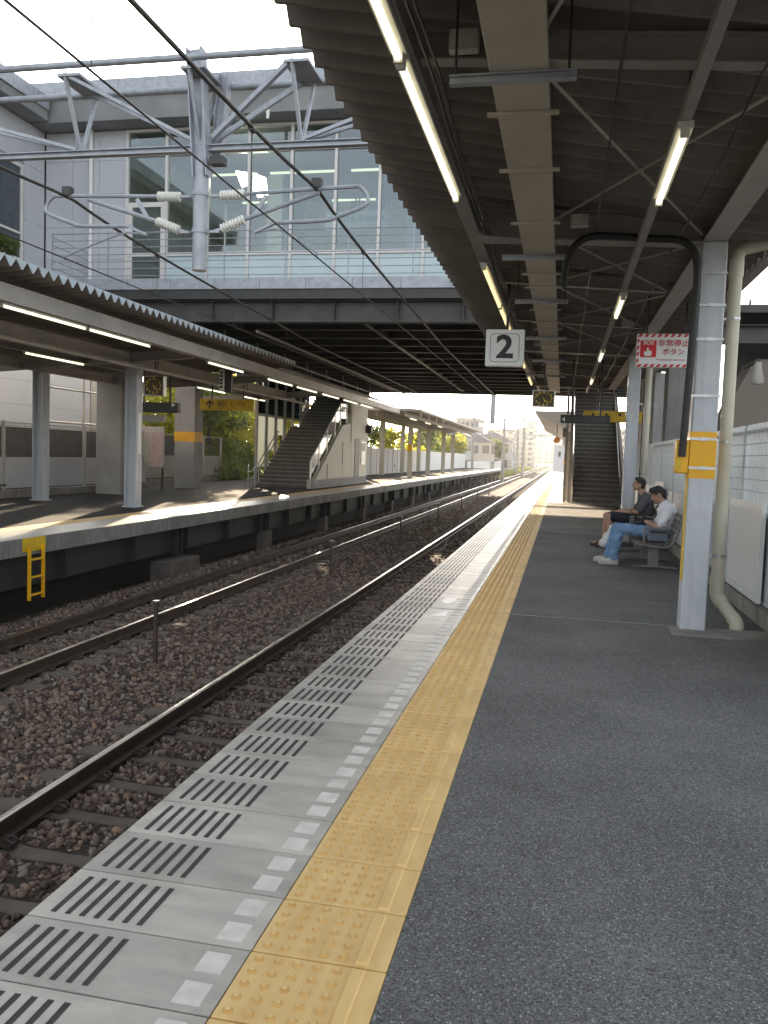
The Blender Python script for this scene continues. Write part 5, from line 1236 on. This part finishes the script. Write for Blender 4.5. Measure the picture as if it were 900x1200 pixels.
for s in (-1, 1):
    sh, el, wr = (1.45, y0+s*.195, .84), (1.31, y0+s*.24, .655), (1.06, y0+s*.13, .645)
    armsB.append((sh, el, wr)); B += [('cap', sh, el, .052, .042), ('cap', el, wr, .042, .028)]; hand(B, wr, (-.09, -s*.03, -.005), .5, -s)
organic('body', B, .0085, M['skin'], pb_, 3)
organic('shirt', [('cap', (1.46, y0, .83), (1.47, y0, .52), .148, .155), ('cap', (1.455, y0-.17, .845), (1.455, y0+.17, .845), .076, .076), ('cap', (1.42, y0, .94), (1.44, y0, .90), .075, .08)] +
        [('cap', sh, tuple(Vector(sh).lerp(Vector(el), .75)), .074, .068) for sh, el, wr in armsB], .011, M['shirt_g'], pb_, 3, .045, .075)
organic('shorts', [('ell', (1.46, y0, .50), (.17, .19, .11))] + [('cap', h_, tuple(Vector(h_).lerp(Vector(k_), .86)), .10, .092) for h_, k_, a_, t_ in legB], .011, M['shorts'], pb_, 3, .035, .06)
for h_, k_, a_, t_ in legB: organic('sandal', [('cap', (a_[0]+.05, a_[1], .022), (t_[0]-.01, t_[1], .022), .042, .038), ('cap', (t_[0]+.08, t_[1]-.035, .06), (t_[0]+.08, t_[1]+.035, .06), .022, .022)], .01, M['sandal'], pb_, 2)
organic('hair', [('ell', P(.020, 0, .045), (.098, .083, .085), .14), ('ell', P(.06, 0, -.005), (.052, .068, .075), .14), ('cap', P(-.055, -.04, .095), P(-.055, .04, .095), .026, .026)], .006, M['hair'], pb_, 1, .03, .018)
wb = thing('shopping_bag', (.72, 15.25, 0), 'white plastic bag on the ground by the feet of the grey-shirted man', 'bag')
organic('bag', [('ell', (.86, 15.05, .16), (.13, .10, .155)), ('cap', (.86, 15.05, .28), (.88, 15.05, .40), .05, .03), ('ell', (.80, 15.05, .10), (.12, .10, .09))], .014, M['bag_w'], wb)

# ================================================================== TREES AND PLANTS
def leaf_cloud(name, blobs, n, size, mt, parent, seed):
    rg = np.random.default_rng(seed); w = np.array([b[1]**2 for b in blobs]); w = w/w.sum(); idx = rg.choice(len(blobs), n, p=w)
    C = np.array([b[0] for b in blobs], float)[idx]; Rr = np.array([b[1] for b in blobs])[idx]
    d = rg.normal(size=(n, 3)); d /= np.linalg.norm(d, axis=1)[:, None]; r = Rr*(rg.uniform(.25, 1.05, n)**.5)
    pos = C+d*r[:, None]*np.array([1, 1, .8]); pos += rg.normal(scale=size*.4, size=(n, 3))
    a = rg.normal(size=(n, 3)); a /= np.linalg.norm(a, axis=1)[:, None]; t = rg.normal(size=(n, 3)); bb_ = np.cross(a, t); bb_ /= np.linalg.norm(bb_, axis=1)[:, None]
    s = (size*rg.uniform(.6, 1.35, n))[:, None]
    V = np.stack([pos-a*s, pos+bb_*s*.45, pos+a*s, pos-bb_*s*.45], 1)-np.array(wpos(parent))[None, None]
    me = bpy.data.meshes.new(name); me.vertices.add(4*n); me.vertices.foreach_set('co', V.reshape(-1).astype(np.float32)); me.loops.add(4*n); me.loops.foreach_set('vertex_index', np.arange(4*n, dtype=np.int32))
    me.polygons.add(n); me.polygons.foreach_set('loop_start', np.arange(0, 4*n, 4, dtype=np.int32)); me.polygons.foreach_set('loop_total', np.full(n, 4, np.int32)); me.update(calc_edges=True)
    return link(name, me, mt, parent)
def tree(x, y, h, r, label, mt, n, size, seed, base=-1.6, low=.25):
    rg = random.Random(seed); t = thing('tree', (x, y, base), label, 'tree', 'trees beyond the fence'); tk = MB()
    top = Vector((x+rg.uniform(-.3, .3), y, base+h*.75)); P0 = Vector((x, y, base))
    tk.tube([P0, P0.lerp(top, .3)+Vector((.1, 0, 0)), P0.lerp(top, .65)+Vector((-.08, .1, 0)), top], [h*.03, h*.024, h*.016, h*.006], 8)
    blobs = [((top.x, top.y, top.z), r*.55)]
    for k in range(9):
        f = rg.uniform(low, .95); b0 = P0.lerp(top, f); an = rg.uniform(0, 6.28); rr = r*rg.uniform(.45, 1.0)*(1.15-f*.5)
        e = b0+Vector((math.cos(an)*rr, math.sin(an)*rr, rg.uniform(.15, .6)*r)); tk.tube([b0, b0.lerp(e, .5)+Vector((0, 0, .1)), e], [h*.012, h*.008, h*.003], 6); blobs.append((tuple(e), r*rg.uniform(.3, .55)))
        if rg.random() < .7: blobs.append((tuple(e+Vector((rg.uniform(-.5, .5)*r, rg.uniform(-.5, .5)*r, rg.uniform(-.3, .3)*r))), r*rg.uniform(.22, .4)))
    tk.build('trunk', M['bark'], t, True); leaf_cloud('crown', blobs, n, size, mt, t, seed)
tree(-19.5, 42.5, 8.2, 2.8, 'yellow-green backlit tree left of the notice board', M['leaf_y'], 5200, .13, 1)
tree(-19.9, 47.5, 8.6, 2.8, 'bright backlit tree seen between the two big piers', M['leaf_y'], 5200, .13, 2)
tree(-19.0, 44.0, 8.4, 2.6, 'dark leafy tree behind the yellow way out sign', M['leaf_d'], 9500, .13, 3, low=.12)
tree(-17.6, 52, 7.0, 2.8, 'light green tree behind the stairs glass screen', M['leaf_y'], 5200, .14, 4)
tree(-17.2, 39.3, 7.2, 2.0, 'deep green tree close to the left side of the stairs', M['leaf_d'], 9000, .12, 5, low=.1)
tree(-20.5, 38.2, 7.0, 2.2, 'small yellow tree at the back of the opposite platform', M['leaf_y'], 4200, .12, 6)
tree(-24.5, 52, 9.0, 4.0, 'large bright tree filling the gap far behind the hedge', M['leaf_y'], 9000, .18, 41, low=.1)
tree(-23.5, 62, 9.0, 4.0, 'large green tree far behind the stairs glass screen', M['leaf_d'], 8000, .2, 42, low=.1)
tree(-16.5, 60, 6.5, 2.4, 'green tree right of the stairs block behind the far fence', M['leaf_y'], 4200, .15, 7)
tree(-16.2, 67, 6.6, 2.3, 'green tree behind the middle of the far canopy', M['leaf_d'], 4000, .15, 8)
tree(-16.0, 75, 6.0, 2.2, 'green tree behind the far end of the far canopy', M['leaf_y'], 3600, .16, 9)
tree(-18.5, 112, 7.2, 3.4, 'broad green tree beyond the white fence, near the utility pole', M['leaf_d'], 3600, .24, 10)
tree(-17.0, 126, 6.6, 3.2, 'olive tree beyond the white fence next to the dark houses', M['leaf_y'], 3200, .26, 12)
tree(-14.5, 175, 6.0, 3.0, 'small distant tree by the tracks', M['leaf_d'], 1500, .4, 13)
# hedge band under the trees and undergrowth behind the fence
def hedge(name, x, y0, y1, zt, label, mt, n, size, seed, w=.8):
    t = thing(name, (x, y0, -1.6), label, 'hedge'); rg = random.Random(seed)
    blobs = [((x+rg.uniform(-w, w)*.5, y0+(y1-y0)*(i+.5)/14, rg.uniform(-1.2, zt-.6)), rg.uniform(.6, 1.0)) for i in range(14) for _ in (0, 1)]
    leaf_cloud('foliage', blobs, n, size, mt, t, seed); b = MB()
    for i in range(14): b.tube([(x, y0+(y1-y0)*(i+.5)/14, -1.6), (x+rg.uniform(-.3, .3), y0+(y1-y0)*(i+.5)/14+.2, zt-.6)], [.04, .015], 5)
    b.build('stem', M['bark'], t)
hedge('hedge', -17.2, 33, 47, 2.2, 'dense dark hedge behind the fence left of the stairs', M['leaf_d'], 9000, .10, 21)
hedge('hedge', -19.2, 36, 50, 3.3, 'tall lighter shrubs at the back of the hedge', M['leaf_y'], 7000, .12, 22)
hedge('hedge', -15.0, 50, 92, 2.6, 'light green shrubs rising behind the far white fence', M['leaf_y'], 8000, .16, 23, 1.2)
t = thing('potted_plant', (-14.0, 17.3, 5.9), 'small leafy plant below the window at the left frame edge', 'plant')
p_ = px(8, 288, Y=16.2); leaf_cloud('foliage', [((p_.x, 16.2, p_.z), .24), ((p_.x-.2, 16.2, p_.z+.1), .22)], 500, .05, M['leaf_d'], t, 30); MB().tube([(p_.x, 16.2, zo(p_.x)+.12), (p_.x, 16.2, p_.z)], [.12, .02], 6).build('stem', M['bark'], t)
# grass beside the far tracks
rg = np.random.default_rng(5); n = 26000
gx = rg.uniform(-13, -9.2, n); gy = 119+rg.uniform(0, 1, n)**1.3*140; gh = rg.uniform(.25, .8, n)
V = np.zeros((n, 3, 3)); V[:, 0] = np.stack([gx-.05, gy, np.full(n, -1.6)], 1); V[:, 1] = np.stack([gx+.05, gy+.03, np.full(n, -1.6)], 1); V[:, 2] = np.stack([gx+rg.uniform(-.2, .2, n), gy, -1.6+gh], 1)
me = bpy.data.meshes.new('grass'); me.vertices.add(3*n); me.vertices.foreach_set('co', V.reshape(-1).astype(np.float32)); me.loops.add(3*n); me.loops.foreach_set('vertex_index', np.arange(3*n, dtype=np.int32)); me.polygons.add(n); me.polygons.foreach_set('loop_start', np.arange(0, 3*n, 3, dtype=np.int32)); me.polygons.foreach_set('loop_total', np.full(n, 3, np.int32)); me.update(calc_edges=True)
tag(link('grass', me, M['grass']), 'tall sunlit grass beside the distant tracks', 'grass', kind='stuff')

# ================================================================== FAR TOWN
def house(x, y, w, d, h, label, roof=True, wall='far_wall', storeys=2, nwin=4):
    t = thing('far_house' if roof else 'far_block', (x, y, -1.6), label, 'building', 'buildings of the distant town')
    MB().box(x-w/2, x+w/2, y, y+d, -1.6, -1.6+h).build('wall', M[wall], t)
    if roof: MB().prism([(x-w/2-.4, -1.6+h), (x+w/2+.4, -1.6+h), (x, -1.6+h+w*.28)], 'y', y-.4, y+d+.4).build('roof', M['roof_tile'], t)
    else: MB().box(x-w/2-.2, x+w/2+.2, y-.2, y+d+.2, -1.6+h, -1.6+h+.5).build('parapet', M['far_wall2'], t)
    fw = w/nwin; fh = h/storeys
    wm = MB().box(-fw*.3, fw*.3, -.06, .0, 0, fh*.5).mesh('window'); wm.materials.append(M['far_glass'])
    for i in range(storeys):
        for k in range(nwin): link('window', wm, None, t, (-w/2+fw*(k+.5), -.01, fh*(i+.3)))
    wm2 = MB().box(0, .06, -d*.12, d*.12, 0, fh*.5).mesh('window'); wm2.materials.append(M['far_glass'])
    for i in range(storeys):
        for k in range(3): link('window', wm2, None, t, (w/2+.01, d*(k+.5)/3, fh*(i+.3)))
house(-20, 138, 9, 8, 6.5, 'dark roofed house beyond the white fence, next to the olive tree')
house(-17.2, 160, 8, 9, 6.0, 'grey house half hidden by utility poles', wall='far_wall2')
house(-15.5, 190, 8, 10, 7, 'low pale house beside the distant tracks')
q0, q1 = px(535, 492, Y=170), px(560, 520, Y=170); house((q0.x+q1.x)/2, 170, q1.x-q0.x, 12, q0.z+1.6, 'pale mid-rise block showing above the far canopy', False, 'far_wall', 6, 5)
q0, q1 = px(616, 494, Y=420), px(627, 520, Y=420); house((q0.x+q1.x)/2, 420, q1.x-q0.x, 14, q0.z+1.6, 'tall hazy apartment tower near the vanishing point', False, 'far_wall', 18, 6)
house(4, 560, 20, 20, 26, 'wide hazy apartment block right of the tower', False, 'far_wall', 13, 8)
house(-20, 330, 18, 20, 14, 'low hazy block left of the tower', False, 'far_wall2', 7, 7)
house(8, 400, 16, 20, 19, 'hazy block straight ahead over the tracks', False, 'far_wall', 8, 7)
house(-12, 640, 40, 20, 26, 'farthest hazy block between the towers', False, 'far_wall2', 10, 9)
house(-19, 250, 10, 12, 9, 'plain block behind the row of poles', False, 'far_wall', 4, 5)
house(14, 300, 14, 20, 14, 'hazy block on the right of the distant tracks', False, 'far_wall', 6, 6)
def pole(x, y, h, label, arm=True):
    t = thing('utility_pole', (x, y, -1.6), label, 'pole', 'poles along the distant tracks')
    MB().tube([(x, y, -1.6), (x, y, -1.6+h)], [.2, .13], 10).build('shaft', M['pole'], t, True)
    if arm:
        MB().bar((x-1.0, y, -1.6+h-.5), (x+1.0, y, -1.6+h-.5), .12, .12).build('crossarm', M['galv'], t)
        MB().bar((x, y, 4.6), (x+2.8, y, 5.0), .1, .1).build('cantilever', M['galv'], t); MB().tube([(x+.6, y, 4.72), (x+1.1, y, 4.78)], .12, 8).build('insulator', M['porcelain'], t, True)
for k, (x_, yb, yt, Yp) in enumerate(((590, 555, 487, 96), (606, 560, 502, 140), (613, 548, 487, 130), (554, 545, 480, 118))):
    a = px(x_, 530, Y=Yp); pole(a.x, Yp, px(x_, yt, Y=Yp).z+1.6, ['tall utility pole just past the end of the opposite platform', 'short pole beside the sunlit grass', 'pole right of the tallest utility pole', 'utility pole above the far canopy roof'][k])
for k, Yp in enumerate((175, 220, 270, 330)): pole(-9.6 if k % 2 else .8, Yp, 9.5, ['first', 'second', 'third', 'last'][k]+' hazy catenary mast along the distant line')
for k, Yp in enumerate((175, 270)):
    t = thing('catenary_gantry', (-4.4, Yp, 5), ['nearer', 'farther'][k]+' thin gantry across the distant tracks', 'gantry'); MB().bar((-9.8, Yp+.4, 6.4), (1.0, Yp+.4, 6.4), .25, .3).build('beam', M['galv'], t)
    for x in (-9.8, 1.0): MB().bar((x, Yp+.4, -1.6), (x, Yp+.4, 6.5), .25, .25).build('leg', M['galv'], t)
t = thing('white_panel_fence', (-12.8, 120, -1.6), 'low pale wall running beside the distant tracks', 'fence')
for k in range(30): MB().box(-13.3, -13.2, 121+k*4+.02, 125+k*4-.02, -1.6, .9).build('panel', M['white_wall'], t)

# ================================================================== HAZE
hz = MB().box(-920, 920, -170, 1620, -2.7, 45).build('haze', None); hz['kind'] = 'stuff'
hm = bpy.data.materials.new('haze_air'); hm.use_nodes = True; nt = hm.node_tree; nt.nodes.clear()
pv = nt.nodes.new('ShaderNodeVolumePrincipled'); pv.inputs['Color'].default_value = (.95, .93, .9, 1); pv.inputs['Density'].default_value = .0004; pv.inputs['Anisotropy'].default_value = .45
o_ = nt.nodes.new('ShaderNodeOutputMaterial'); nt.links.new(pv.outputs[0], o_.inputs['Volume']); hz.data.materials.append(hm)
tag(hz, 'thin pale evening haze filling the air along the line', 'haze')
